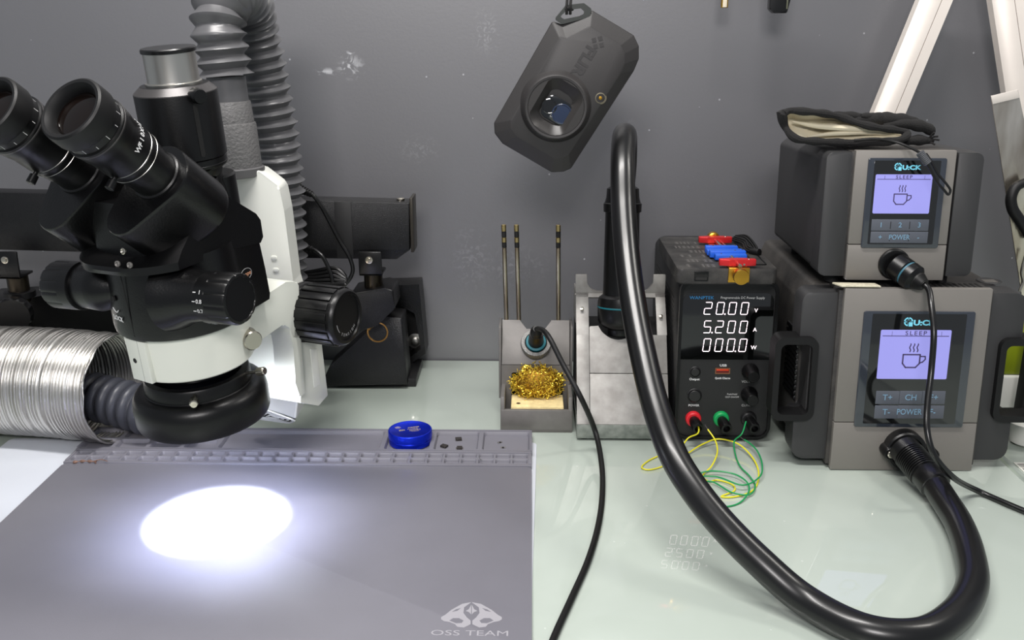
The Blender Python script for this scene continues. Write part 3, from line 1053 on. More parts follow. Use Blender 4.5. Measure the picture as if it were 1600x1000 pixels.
# ------------------------------------------------------------------ black box lying on the power supply
TZ = .1668
tb = thing('test_box', 'flat dusty black plastic box lying on top of the power supply', 'box', (.1835, .935, TZ))
M_dust = mat('dusty_black_plastic', (30, 29, 29), .6, rgb2=(64, 62, 60), vscale=55, bump=.2, bscale=900, detail=8)
tp_poly = rpoly([(.1375, .868), (.2300, .868), (.2300, 1.010), (.1375, 1.010)], .005, 5)
W(MB().prism(tp_poly, top(0, 0, TZ + .0010), .0138, M_dust, .0014), 'case', tb)
W(MB().prism([(x * .985 + .1837 * .015, y * .985 + .939 * .015) for x, y in tp_poly], top(0, 0, TZ), .0012, M_dull), 'base', tb)
mb = MB().box((.1535, .8674, TZ + .0075), (.1655, .8684, TZ + .0115), M_dull)
mb.box((.1530, .8670, TZ + .0110), (.1660, .8684, TZ + .0128), M_black, .0002)
mb.ring(rrect(.1530, TZ + .0036, .1660, TZ + .0112, .001, 3), rrect(.1541, TZ + .0048, .1649, TZ + .0100, .0006, 3), front(0, .8684, 0), .0008, M_black)
W(mb, 'port', tb)
M_emb = mat('embossed_scuff', (88, 86, 84), .5)
mb = MB()
random.seed(5)
for row in range(6):
    y = .878 + row * .0195
    x = .1475 + (row % 2) * .003
    for k in range(6):
        wd = random.uniform(.0022, .0042)
        if random.random() < .85:
            for q in range(3):
                mb.box((x, y + q * .0035, TZ + .0147), (x + wd, y + q * .0035 + .0014, TZ + .01505), M_emb)
            mb.box((x + wd * .4, y - .001, TZ + .0147), (x + wd * .4 + .0010, y + .0095, TZ + .01508), M_emb)
        x += wd + .0012
W(mb, 'embossed_marks', tb)
mb = MB()
for (a, b) in (((.2125, .885), (.2240, .985)),):
    i1 = rrect(a[0] + .001, a[1] + .001, b[0] - .001, b[1] - .001, .002, 4)
    o1 = rrect(a[0], a[1], b[0], b[1], .003, 4)
    mb.ring(o1, i1, top(0, 0, TZ + .0146), .0012, M_black)
W(mb, 'raised_frame', tb)

# ------------------------------------------------------------------ clamp fixture on the box
CZ = TZ + .0150
M_red = mat('red_anodised', (205, 40, 44), .35, .35)
M_bl = mat('blue_plastic_block', (30, 92, 205), .4)
cl = thing('clamp_fixture', 'small clamp with red bars, blue block and gold thumb screws on the black box', 'clamp', (.1925, .90, CZ))
sk = lambda y: .1925 - (y - .90) * .03
mb = MB()
for (ya, yb) in ((.874, .895), (.950, .966)):
    mb.box((sk(ya) - .0085, ya, CZ), (sk(ya) + .0095, yb, CZ + .0022), M_gold, .0005)
mb.box((sk(.865) - .0095, .8655, TZ + .003), (sk(.865) + .0100, .8680, CZ + .002), M_gold, .0005)
W(mb, 'gold_base_plate', cl)
W(MB().cyl((sk(.87), .862, CZ + .0045), (sk(.985), .992, CZ + .0045), .0019, M_chrome, 16), 'rod', cl)
W(MB().cyl((sk(.87) + .0055, .870, CZ + .0040), (sk(.985) + .0055, .985, CZ + .0040), .0010, M_chrome, 10), 'rod', cl)
def redbar(yc, name):
    xc = sk(yc)
    poly = [(xc - .0168, yc - .0022), (xc - .0080, yc - .0040), (xc + .0080, yc - .0040), (xc + .0172, yc - .0022), (xc + .0172, yc + .0028), (xc + .0070, yc + .0044), (xc - .0070, yc + .0044), (xc - .0168, yc + .0028)]
    W(MB().prism(rpoly(poly, .0008, 2), top(0, 0, CZ + .0022), .0062, M_red, .0006), name, cl)
    mb = MB()
    mb.lathe((xc + .0105, yc, CZ + .0082), (0, 0, 1), [(.0012, 0), (.0010, .0006), (0, .0007)], M_chrome, 12)
    W(mb, 'screw', cl)
redbar(.8745, 'red_jaw')
redbar(.972, 'red_jaw')
mb = MB()
for i, (ya, yb, xa, xb, h) in enumerate(((.898, .906, -.0150, .0150, .0068), (.9075, .9155, -.0185, .0160, .0080), (.917, .925, -.0195, .0150, .0068), (.9265, .933, -.0195, .0120, .0085))):
    mb.box((.1925 + xa, ya, CZ + .0015), (.1925 + xb, yb, CZ + h), M_bl, .0006)
mb.box((.1925 - .0150, .899, CZ + .001), (.1925 + .0140, .932, CZ + .0055), M_bl, .0004)
W(mb, 'blue_block', cl)
mb = MB()
for (x, y, z) in ((-.009, .902, .0068), (.006, .9115, .008), (.010, .930, .0085), (-.012, .9295, .0085)):
    mb.lathe((.1925 + x, y, CZ + z), (0, 0, 1), [(.0009, -.0002), (.0008, .0004), (0, .0005)], M_chrome, 10)
W(mb, 'pins', cl)
def gknob(y, z, s, r):
    return MB().lathe((sk(y), y, z), (0, s, 0), [(.0040, 0), (.0045, .0015), (r * .96, .0020), (r, .0030), (r, .0090), (r * .96, .0098), (r * .8, .0100), (0, .0100)], M_gold, 36)
W(gknob(.8630, CZ - .0040, -1, .0072), 'thumb_screw', cl)
W(gknob(.976, CZ + .0052, 1, .0062), 'thumb_screw', cl)
cb = MB()
for i in range(3):
    z_ = .0024 + i * .0015
    ox = .0016 * i
    cb.tube([(.2120 + ox, .990, CZ + z_), (.2190 + ox, .972, CZ + z_ + .004), (.2230 + ox, .950, CZ + z_), (.2200 + ox, .930, CZ + z_ - .0005), (.2150 + ox, .937, CZ + z_), (.2165 + ox, .962, CZ + z_ + .001), (.2100 + ox, .985, CZ + z_)], .0011, M_rubber, 8, smooth=8)
cb.cyl((.2190, .934, CZ + .0015), (.2255, .925, CZ + .0030), .0036, M_rubber, 16, bev=.0006)
solo(cb, 'coiled_cable', (.218, .95, CZ), 'short coiled black cable beside the blue clamp block', 'cable')

# ------------------------------------------------------------------ hookup wires on the table
M_yel = mat('yellow_wire_insulation', (222, 214, 40), .4)
M_grn = mat('green_wire_insulation', (24, 140, 78), .4)
zt = .0011
def P2Z(l, z=zt):
    return [PZ(u, v, z) if not isinstance(z, (list, tuple)) else None for u, v in l]
t_red = PS(1087, 652, Y0, K)
yel = [V((t_red.x, .879, t_red.z + .001)), V((t_red.x - .0005, .866, .018)), PZ(1076, 684, .010), PZ(1062, 700, .004), PZ(1030, 712, zt), PZ(1010, 722, zt), PZ(1003, 731, zt), PZ(1012, 734, zt), PZ(1040, 727, zt), PZ(1075, 708, .002), PZ(1098, 694, .004), PZ(1122, 686, .006), PZ(1150, 692, .006), PZ(1172, 710, .004),
       PZ(1185, 735, .002), PZ(1180, 762, zt), PZ(1165, 772, zt), PZ(1140, 777, zt), PZ(1127, 776, zt), PZ(1148, 766, zt), PZ(1144, 757, zt), PZ(1120, 750, zt), PZ(1108, 752, zt), PZ(1098, 744, zt), PZ(1112, 728, .004), PZ(1121, 705, .009), PZ(1117, 687, .014), PZ(1106, 671, .020)]
mb = MB().tube(yel, .00075, M_yel, 8, smooth=7)
mb.tube([yel[-1], yel[-1] + (yel[-1] - yel[-2]).normalized() * .006], .0005, M_tin, 6)
solo(mb, 'yellow_wire', (yel[10].x, yel[10].y, 0), 'thin yellow wire looping on the table from the red terminal', 'wire')
t_blk = PS(1163, 652, Y0, K)
grn = [V((t_blk.x, .879, t_blk.z - .001)), V((t_blk.x - .006, .868, .016)), PZ(1148, 688, .008), PZ(1148, 705, .004), PZ(1156, 728, .002), PZ(1172, 745, .0027), PZ(1180, 760, .0027), PZ(1170, 773, .0027), PZ(1145, 770, .0027), PZ(1110, 752, .0028), PZ(1085, 758, .0027), PZ(1070, 766, zt), PZ(1072, 775, zt), PZ(1092, 788, zt), PZ(1130, 792, zt), PZ(1155, 786, zt),
       PZ(1170, 768, .0042), PZ(1166, 752, .0042), PZ(1145, 740, .0042), PZ(1110, 736, .0042), PZ(1082, 744, .0042), PZ(1120, 745, .0056), PZ(1160, 758, .0056), PZ(1187, 745, .005), PZ(1191, 728, .006), PZ(1184, 706, .007), PZ(1172, 693, .007), PZ(1163, 687, .008)]
mb = MB().tube(grn, .00075, M_grn, 8, smooth=7)
mb.tube([grn[-1], grn[-1] + (grn[-1] - grn[-2]).normalized() * .005], .0005, M_tin, 6)
solo(mb, 'green_wire', (grn[5].x, grn[5].y, 0), 'thin green wire looping on the table from the black terminal', 'wire')
# ------------------------------------------------------------------ the two stations
M_face = mat('grey_front_plate', (128, 124, 119), .48, .35, bump=.12, bscale=2200)
M_side = mat('charcoal_side_plate', (48, 48, 49), .52, bump=.12, bscale=1800)
M_topd = mat('dusty_black_top', (34, 33, 33), .6, rgb2=(66, 63, 60), vscale=28, bump=.25, bscale=600, detail=9)
M_lcd = mat('backlit_lcd', (110, 110, 160), .3, emit=(160, 158, 240), estr=.47)
M_lcdink = mat('lcd_dark_ink', (72, 62, 105), .5)
M_cyan = mat('glowing_cyan_print', (120, 205, 228), .4, emit=(110, 205, 232), estr=.12)  # print with a faint emission added to its colour
M_btn = mat('grey_button', (84, 88, 97), .4)
M_btnink = mat('button_blue_print', (115, 150, 175), .5)
M_screen = mat('black_screen_glass', (16, 17, 17), .06, coat=1.0)
M_bord = mat('bluegrey_bezel', (46, 51, 60), .12, coat=1.0)

def cup(mb, cx, cz, s, FRm, m, t):
    """coffee cup pictogram with steam"""
    def ln(pts, w=t):
        for a, b in zip(pts, pts[1:]):
            a, b = V(a), V(b)
            d = (b - a).normalized(); n = V((-d.y, d.x)) * w / 2
            a2, b2 = a - d * w * .3, b + d * w * .3
            mb.prism([tuple(a2 + n), tuple(b2 + n), tuple(b2 - n), tuple(a2 - n)], FRm, .00006, m)
    q = lambda x, y: (cx + x * s, cz + y * s)
    ln([q(-.5, .28), q(.42, .28), q(.42, -.22), q(.22, -.45), q(-.32, -.45), q(-.5, -.22), q(-.5, .28)], t * 1.15)
    ln([q(.45, .18), q(.70, .18), q(.72, .02), q(.58, -.14), q(.44, -.18)])
    for k in (-.2, 0, .2):
        ln([q(k + .04 + .03 * math.sin(i * 1.25), .44 + i * .065) for i in range(8)], t * .85)

def emblem(mb, x, z, h, FRm, m, yoff=0.0):
    """round quartered Q mark followed by the name"""
    r = h * .62
    cx, cz = x + r, z + h * .12
    def sector(a0, a1, ri, ro):
        p = [(cx + ro * math.cos(a0 + (a1 - a0) * i / 7), cz + ro * math.sin(a0 + (a1 - a0) * i / 7)) for i in range(8)]
        p += [(cx + ri * math.cos(a1 - (a1 - a0) * i / 7), cz + ri * math.sin(a1 - (a1 - a0) * i / 7)) for i in range(8)]
        mb.prism(p, FRm, .00006, m)
    for k in range(3):
        a = PI / 2 * k + .12
        if k == 2:
            a = PI + .12
        sector(a, a + PI / 2 - .24, r * .72, r)
        for s_ in (a + .02, a + PI / 2 - .26):
            mb.prism([(cx + .18 * r * math.cos(a + .65), cz + .18 * r * math.sin(a + .65)), (cx + r * .8 * math.cos(s_ - .05), cz + r * .8 * math.sin(s_ - .05)), (cx + r * .8 * math.cos(s_ + .12), cz + r * .8 * math.sin(s_ + .12))], FRm, .00006, m)
    mb.prism([(cx + .1 * r, cz - r * 1.05), (cx + r * .95, cz - r * 1.05), (cx + r * .95, cz - .1 * r), (cx + .1 * r, cz - .1 * r)], FRm, .00006, m)

def station(root, cx, y0, z0, k, g, buttons):
    """common front of both stations; g = geometry dictionary"""
    def pp_(u, v):
        p = PS(u, v, y0 - .0, k)
        return p.x, p.z
    ybase = y0 - 0
    def WW(mb, name, lab=None, parent=None):
        for v in mb.bm.verts:
            v.co.y += k * v.co.z
        bmesh.ops.translate(mb.bm, vec=-V(root.location), verts=mb.bm.verts)
        return mb.build(name, parent or root, 35, lab)
    xl, xr = cx - g['w'], cx + g['w']
    zs, zt_ = z0 + g['seam'], z0 + g['h']
    fp = MB()
    fp.prism(rrect(xl, zs + .0004, xr, zt_, .0005, 1), front(0, ybase + .006, 0), .006, M_face, .0004)
    fp.prism(rrect(xl, z0 + g['foot'], xr, zs - .0004, .0005, 1), front(0, ybase + .006, 0), .006, M_face, .0004)
    fp.box((xl + .001, ybase + .003, z0 + .004), (xr - .001, ybase + .007, zt_ - .002), M_dull)
    WW(fp, 'front_plate')
    # screen: bezel, black glass, display
    (ax, az), (bx, bz) = pp_(*g['glassTL']), pp_(*g['glassBR'])
    (cx2, cz2), (dx, dz) = pp_(*g['glassTR']), pp_(*g['glassBL'])
    L_, R_ = (ax + dx) / 2, (cx2 + bx) / 2
    B_, T_ = (bz + dz) / 2, (az + cz2) / 2
    mb = MB().prism(rrect(L_, B_, R_, T_, .002, 4), front(0, ybase + .0005, 0), .0022, M_bord, .0006)
    bz_ = WW(mb, 'screen_bezel')
    bw = (R_ - L_) * .078
    mb = MB().prism(rrect(L_ + bw, B_ + .0035, R_ - bw, T_ - .0022, .0008, 2), front(0, ybase - .0016, 0), .0003, M_screen)
    WW(mb, 'black_glass')
    yy = ybase - .0020
    (p0x, p0z), (p1x, p1z) = pp_(*g['lcdTL']), pp_(*g['lcdBR'])
    (p2x, p2z), (p3x, p3z) = pp_(*g['lcdTR']), pp_(*g['lcdBL'])
    l, r_ = (p0x + p3x) / 2, (p2x + p1x) / 2
    b, t = (p1z + p3z) / 2, (p0z + p2z) / 2
    mb = MB().prism(rrect(l, b, r_, t, .0012, 4), front(0, yy, 0), .00012, M_lcd)
    FRm = front(0, yy - .00014, 0)
    hw_, hh = r_ - l, t - b
    mb.box((l + hw_ * .03, yy - .0002, t - hh * .130), (r_ - hw_ * .03, yy - .00012, t - hh * .115), M_lcdink)
    for q in (.16, .86):
        mb.box((l + hw_ * q, yy - .0002, t - hh * .115), (l + hw_ * q + .0003, yy - .00012, t - hh * .03), M_lcdink)
    mb.text('SLEEP', hh * .12, front((l + r_) / 2, yy - .0002, t - hh * .068), M_lcdink, sx=1.15, space=1.3, ext=.00003, bold=.00006)
    cup(mb, (l + r_) / 2 - hw_ * .02, b + hh * .40, hh * .36, FRm, M_lcdink, hh * .026)
    WW(mb, 'display')
    # maker's mark above the display
    (ex, ez), (fx, fz) = pp_(*g['logoL']), pp_(*g['logoR'])
    mb = MB()
    h_ = g['logoh']
    emblem(mb, ex, ez, h_, front(0, yy, 0), M_cyan)
    cu = fx - (ex + h_ * 1.28)
    mb.text('U:CK', h_ * 1.0, front(ex + h_ * 1.30, yy, ez - h_ * .05), M_cyan, sx=g.get('logosx', 1.15), bold=h_ * .04, ax='LEFT')
    WW(mb, 'maker_mark')
    # buttons
    for (u0, v0, u1, v1, s_, sep) in buttons:
        x0_, z1_ = pp_(u0, v0); x1_, z0_ = pp_(u1, v1)
        mb = MB().prism(rrect(x0_, z0_, x1_, z1_, .0004, 2), front(0, yy + .0003, 0), .0008, M_btn, .0002)
        n = len(s_)
        for i, tx in enumerate(s_):
            if tx:
                mb.text(tx, (z1_ - z0_) * .62, front(x0_ + (x1_ - x0_) * (i + .5) / n, yy - .0007, (z0_ + z1_) / 2), M_btnink, sx=.85 if len(tx) > 2 else 1.0, ext=.00004, bold=.00005)
            if i:
                xx = x0_ + (x1_ - x0_) * i / n
                mb.box((xx - .00025, yy - .0007, z0_ + (z1_ - z0_) * .18), (xx + .00025, yy - .0004, z1_ - (z1_ - z0_) * .18), M_dull)
        WW(mb, 'button')
    return WW, pp_

# ---- lower, hot air station
S1X, S1Y, S1K = .3475, .8225, .062
s1 = thing('hot_air_station', 'large dark grey station with side handles, lower one of the stacked pair', 'soldering station', (S1X, S1Y, 0))
g1 = dict(w=.0655, h=.1735, seam=.0475, foot=.0008, glassTL=(1350, 486), glassTR=(1524, 486), glassBL=(1333, 666), glassBR=(1503, 667), lcdTL=(1374.5, 514.5), lcdTR=(1486, 514.5), lcdBL=(1369, 591), lcdBR=(1477, 591),
          logoL=(1411, 503), logoR=(1452, 503), logoh=.0066, logosx=1.28)
b1 = []
for r_, (va, vb, us, tx) in enumerate(((609.5, 630, ((1368, 1402.5), (1405, 1438), (1440.5, 1474)), ('T+', 'CH', 'F+')), (632, 652.5, ((1366, 1400.5), (1401.5, 1436), (1438, 1472)), ('T-', 'POWER', 'F-')))):
    for (ua, ub), s_ in zip(us, tx):
        b1.append((ua, va, ub, vb, (s_,), 0))
WW1, pp1 = station(s1, S1X, S1Y, 0, S1K, g1, b1)
# side plates with hand loops
for sx in (-1, 1):
    xa, xb = S1X + sx * .0690, S1X + sx * .1005
    lo, hi = min(xa, xb), max(xa, xb)
    e_, f_ = (lo, S1X - .0905) if sx < 0 else (hi, S1X + .0870)
    ps_ = [(e_, .0080), (e_, .0525), (f_, .0525), (f_, .1215), (e_, .1215), (e_, .1675), (xa, .1675), (xa, .0080)]
    poly = rpoly(ps_, [.011, .001, .003, .003, .001, .009, .0005, .0005], 5)
    notch = MB().prism(poly, front(0, S1Y + .034, 0), .026, M_side, .0008)
    WW1(notch, 'side_plate')
    # hand loop standing out from the plate edge
    n_ = 6
    la, lb = (S1X - .1235, S1X - .0840) if sx < 0 else (S1X + .0800, S1X + .1245)
    o_ = rrect(la, .0475, lb, .1270, .009, n_)
    i_ = rrect(la + .0055, .0535, lb - .0055, .1205, .0055, n_)
    WW1(MB().ring(o_, i_, front(0, S1Y + .022, 0), .020, M_rubber), 'hand_loop')
# carcass: side walls, floor, back and sloping top
mb = MB()
poly = rpoly([(S1X - .0925, .0120), (S1X + .0925, .0120), (S1X + .0925, .150), (S1X + .0840, .1690), (S1X - .0840, .1690), (S1X - .0925, .150)], [.010, .010, .008, .006, .006, .008], 4)
L_ = []
for y, kk in ((.034, 1), (.222, 1), (.228, .97)):
    L_.append([(S1X + (x - S1X) * kk, S1Y + y, .01 + (z - .01) * kk) for x, z in poly])
mb.loft(L_, M_topd)
WW1(mb, 'case')
mb = MB().box((S1X - .0690, S1Y + .005, .004), (S1X + .0690, S1Y + .036, .1705), M_topd, .0008)
WW1(mb, 'centre_frame')
mb = MB()
for i in range(26):
    x = S1X - .062 + i * .005
    mb.box((x - .0011, S1Y + .012, .1704), (x + .0011, S1Y + .030, .1708), M_dull)
WW1(mb, 'vent_slots')
mb = MB()
for i in range(13):
    mb.lathe((S1X - .0918, S1Y + .036, .0560 + i * .0052), (0, 1, 0), [(.0001, 0), (.0028, .001), (.0028, .040), (0, .041)], M_black, 14)
WW1(mb, 'ribbed_grip')
ex = .4300
mb = MB().lathe((ex, S1Y + .045, .1688), (0, 0, 1), [(.0105, 0), (.0112, .0006), (.0104, .0012), (.0088, .0006), (0, .0006)], M_side, 40)
for i in range(3):
    mb.box((ex - .006, S1Y + .040 + i * .0035, .1694), (ex + .006, S1Y + .0415 + i * .0035, .16975), M_face)
WW1(mb, 'round_badge')
for sx in (-1, 1):
    for y in (.015, .20):
        W(MB().cyl((S1X + sx * .055, S1Y + y + .01, 0), (S1X + sx * .055, S1Y + y + .01, .0130), .007, M_dull, 16), 'foot', s1)
# hose socket flange with two screws
fx_, fz_ = pp1(1410, 702)
mb = MB()
mb.lathe((fx_, S1Y, fz_ + .002), (0, -1, 0), [(.0185, 0), (.0185, .0100), (.0172, .0115), (.0150, .0118), (.0142, .0090), (0, .0090)], M_black, 44)
a_, b_ = pp1(1384, 700), pp1(1449, 703)
for (x, z) in (a_, b_):
    mb.lathe((x, S1Y, z), (0, -1, 0), [(.0062, 0), (.0062, .0125), (.0052, .0140), (0, .0140)], M_black, 24)
WW1(mb, 'hose_socket')
for (x, z) in (a_, b_):
    mb = MB().lathe((x, S1Y - .0138, z), (0, -1, 0), [(.0034, 0), (.0034, .0010), (.0028, .0014), (.0018, .0014), (.0016, .0006), (0, .0006)], M_chrome, 18)
    WW1(mb, 'socket_screw')

# ---- small board on the lower station
p = PZ(1335, 449, .1735)
solo(MB().prism([(p.x - .0175, p.y + .008), (p.x + .020, p.y + .006), (p.x + .022, p.y - .004), (p.x - .0125, p.y - .0035)], top(0, 0, .1745), .0016, mat('pale_circuit_board', (196, 190, 168), .45, var=.15, vscale=400), .0003),
     'circuit_strip', (p.x, p.y, .1745), 'narrow pale strip of circuit board on top of the lower station', 'circuit board')

# ---- upper, soldering station
S2X, S2Y, S2Z, S2K = .3305, .8400, .1765, .055
s2 = thing('soldering_station', 'smaller dark grey soldering station stacked on top of the larger one', 'soldering station', (S2X, S2Y + S2K * S2Z, S2Z))
g2 = dict(w=.0440, h=.1165, seam=.0330, foot=.0005, glassTL=(1357, 247), glassTR=(1480, 246), glassBL=(1344, 386), glassBR=(1464, 388), lcdTL=(1367, 272), lcdTR=(1456, 272), lcdBL=(1362, 333), lcdBR=(1450, 333),
          logoL=(1396, 261), logoR=(1432, 261), logoh=.0054, logosx=1.3)
b2 = [(1361, 342, 1448.5, 360, ('1', '2', '3'), 1), (1359.5, 361, 1447, 379, ('+', 'POWER', '-'), 1)]
WW2, pp2 = station(s2, S2X, S2Y, S2Z, S2K, g2, b2)
for sx in (-1, 1):
    xa, xb = S2X + sx * .0465, S2X + sx * .0690
    lo, hi = min(xa, xb), max(xa, xb)
    rr = [.006, .0005, .0005, .006] if sx < 0 else [.0005, .006, .006, .0005]
    mb = MB().prism(rpoly([(lo, S2Z + .004), (hi, S2Z + .004), (hi, S2Z + .1145), (lo, S2Z + .1145)], rr, 5), front(0, S2Y + .030, 0), .0285, M_side, .0010)
    WW2(mb, 'side_plate')
mb = MB()
poly = rpoly([(S2X - .0700, S2Z + .0060), (S2X + .0700, S2Z + .0060), (S2X + .0700, S2Z + .108), (S2X + .063, S2Z + .1145), (S2X - .063, S2Z + .1145), (S2X - .0700, S2Z + .108)], .006, 4)
L_ = [[(S2X + (x - S2X) * kk, S2Y + y, S2Z + .006 + (z - S2Z - .006) * kz) for x, z in poly] for y, kk, kz in ((.012, .955, .98), (.028, 1, 1), (.160, 1, .955), (.166, .97, .92))]
mb.loft(L_, M_side)
WW2(mb, 'case')
mb = MB().box((S2X - .0462, S2Y + .004, S2Z + .003), (S2X + .0462, S2Y + .05, S2Z + .1150), M_topd, .0006)
WW2(mb, 'centre_frame')
for sx in (-1, 1):
    for y in (.02, .14):
        yb = S2Y + y + S2K * S2Z
        zb = .1710 if y < .03 else .1692
        W(MB().cyl((S2X + sx * .05, yb, zb), (S2X + sx * .05, yb, S2Z + .0070), .006, M_dull, 16), 'foot', s2)
# ---- cord plugged into the upper station
qx, qz = pp2(1396, 412)
q0 = V((qx, S2Y + S2K * qz - .0005, qz))
q1 = PT(1444, 446, .845)
cord = thing('station_cord', 'black cord with ribbed plug running from the upper station past the right edge', 'cable', q0)
dq = (q1 - q0).normalized(); QL = (q1 - q0).length
W(MB().lathe(q0 + V((0, .0002, 0)), (0, -1, 0), [(.0140, 0), (.0140, .0020), (.0128, .0030), (0, .0030)], M_black, 36), 'socket_ring', cord)
prof = [(.0105, .0015), (.0122, .003), (.0122, .014), (.0112, .015), (.0112, .0165), (.0122, .0172), (.0120, .024), (.0100, .026), (.0086, .027)]
W(MB().lathe(q0, dq, prof, M_black, 44, flute=lambda t, h: 1 + (.025 * math.cos(16 * t) if .003 < h < .014 or .018 < h < .024 else 0)), 'plug', cord)
W(MB().lathe(q0, dq, [(.0113, .0150), (.01145, .0153), (.01145, .0163), (.0113, .0166)], mat('pale_blue_ring', (52, 100, 118), .4), 40, caps=False), 'blue_ring', cord)
pr_ = [(.0084, .0265)]
n_ = 8
for i in range(n_):
    h = .0275 + i * (QL - .029) / n_
    sR = .0082 - .0028 * i / n_
    pr_ += [(sR, h), (sR, h + .0014), (sR * .88, h + .0016), (sR * .88, h + .0022)]
pr_ += [(.0046, QL), (0, QL)]
W(MB().lathe(q0, dq, pr_, M_rubber, 28), 'strain_relief', cord)
cpts = [q1 - dq * .004, q1 + dq * .004, PT(1455, 475, .832), PT(1459, 520, .824), PT(1455, 580, .826), PT(1449, 635, .820), PT(1449, 675, .812), PT(1459, 710, .810), PT(1486, 743, .818), PZ(1530, 768, .0045), PZ(1580, 790, .0030), PZ(1640, 815, .0030)]
W(MB().tube(cpts, .0027, M_gloss, 12, smooth=10), 'cord', cord)

# ------------------------------------------------------------------ drawstring pouch on the upper station
M_cloth = mat('black_cloth', (24, 23, 23), .95, bump=.6, bscale=900)
M_cream = mat('cream_lining', (216, 206, 180), .9, var=.05, vscale=40, bump=.3, bscale=160)
PYY = .868
def pq(u, v, dy=0.0):
    return PY(u, v, PYY + dy)
rim = [(1223, 178), (1226, 195), (1234, 209), (1245, 217), (1280, 221), (1330, 223), (1380, 222), (1412, 216), (1417, 208), (1400, 203), (1370, 199), (1340, 192), (1315, 183), (1285, 177), (1255, 174), (1234, 173)]
rp = [pq(u, v, .004 * math.sin(i * 1.7)) for i, (u, v) in enumerate(rim)]
cen = sum(rp, V()) / len(rp)
pouch = thing('drawstring_pouch', 'black cloth drawstring pouch with cream lining lying open on the upper station', 'pouch', (cen.x, cen.y + .03, .2958))
W(MB().tube(catmull(rp + [rp[0]], 5)[:-1], lambda s, i, n: .0033 + .0005 * math.sin(s * 300), M_cloth, 10, closed=True), 'rim', pouch)
rr_ = catmull(rp + [rp[0]], 5)[:-1]
def shrink(p, k, dy, kz=None, dz=0, dx=0):
    return V((cen.x + (p.x - cen.x) * k + dx, p.y + dy, cen.z + (p.z - cen.z) * (kz or k) + dz))
lin_ = [[shrink(p, .97, .0006) for p in rr_], [shrink(p, .95, .005, .88) for p in rr_], [shrink(p, .92, .010, .66, .001) for p in rr_], [shrink(p, .86, .015, .35, .001) for p in rr_]]
lm = MB().loft(lin_, M_cream, caps=(False, True))
f1, f2 = pq(1236, 192, .006), pq(1398, 212, .006)
lm.tube([pq(1238, 190, .008), pq(1275, 197, .006), pq(1320, 200, .005), pq(1370, 203, .005), pq(1408, 210, .003)], lambda s, i, n: .0022 * math.sin(PI * (i + 1) / (n + 1)) + .0006, M_cream, 8, smooth=6)
lm.tube([pq(1262, 214, .004), pq(1300, 209, .007), pq(1350, 207, .006), pq(1400, 211, .004)], lambda s, i, n: .0018 * math.sin(PI * (i + 1) / (n + 1)) + .0005, M_cream, 8, smooth=6)
W(lm, 'lining', pouch)
out_ = [[shrink(p, 1.0, .001) for p in rr_], [shrink(p, 1.02, .014, 1.05, -.0002) for p in rr_], [shrink(p, 1.0, .035, .95, -.001, .003) for p in rr_], [shrink(p, .93, .055, .7, -.002, .006) for p in rr_], [shrink(p, .7, .066, .3, -.004, .008) for p in rr_]]
for lp in out_:
    for q in lp:
        q.z = max(q.z, .2962)
bd = MB().loft(out_, M_cloth, caps=(False, True))
random.seed(21)
for (pts_, r_) in (([(1330, 190), (1370, 186), (1410, 188), (1435, 190)], .0062), ([(1380, 196), (1420, 194), (1450, 201), (1458, 210)], .0052), ([(1345, 181), (1375, 184), (1405, 186)], .0045), ([(1408, 221), (1432, 219), (1458, 220)], .0046), ([(1300, 178), (1340, 183), (1390, 193)], .0042)):
    bd.tube([pq(u, v, .010 + .004 * i) for i, (u, v) in enumerate(pts_)], lambda s, i, n, r_=r_: r_ * (math.sin(PI * (i + .8) / (n + .6)) ** .5) * (1 + .10 * math.sin(s * 420)), M_cloth, 14, smooth=8)
W(bd, 'cloth_body', pouch)
mb = MB()
for (a, b) in (((1452, 216), (1460, 207)), ((1452, 217), (1466, 213)), ((1450, 222), (1461, 226)), ((1454, 219), (1468, 219))):
    mb.tube([pq(*a, .016), pq((a[0] + b[0]) / 2, (a[1] + b[1]) / 2 - 1, .014), pq(*b, .012)], .0009, M_cloth, 7, smooth=4)
W(mb, 'frayed_threads', pouch)
mb = MB()
dl = [pq(1335, 219, -.003), pq(1370, 217, -.006), pq(1400, 222, -.009), pq(1425, 232, -.022), pq(1440, 240, -.035)]
mb.tube(dl, .0012, M_rubber, 8, smooth=8)
lp = [PY(1441, 243, .832), PY(1452, 262, .830), PY(1463, 283, .829), PY(1475, 297, .829), PY(1482, 304, .829), PY(1485, 298, .829), PY(1480, 289, .829), PY(1466, 272, .830), PY(1455, 252, .831), PY(1447, 240, .832)]
mb.tube(lp, .0011, M_rubber, 8, smooth=7)
ds = W(mb, 'drawstring', pouch)
a, b = PY(1437, 238, .833), PY(1450, 256, .831)
d_ = (b - a).normalized(); L_ = (b - a).length
pf = [(.0026, 0)]
for i in range(9):
    h = L_ * i / 9
    pf += [(.0036, h + .0002), (.0036, h + L_ / 9 * .6), (.0031, h + L_ / 9 * .8)]
pf += [(.0026, L_)]
W(MB().lathe(a, d_, pf, mat('grey_spring_toggle', (74, 76, 80), .4), 20), 'toggle', pouch)
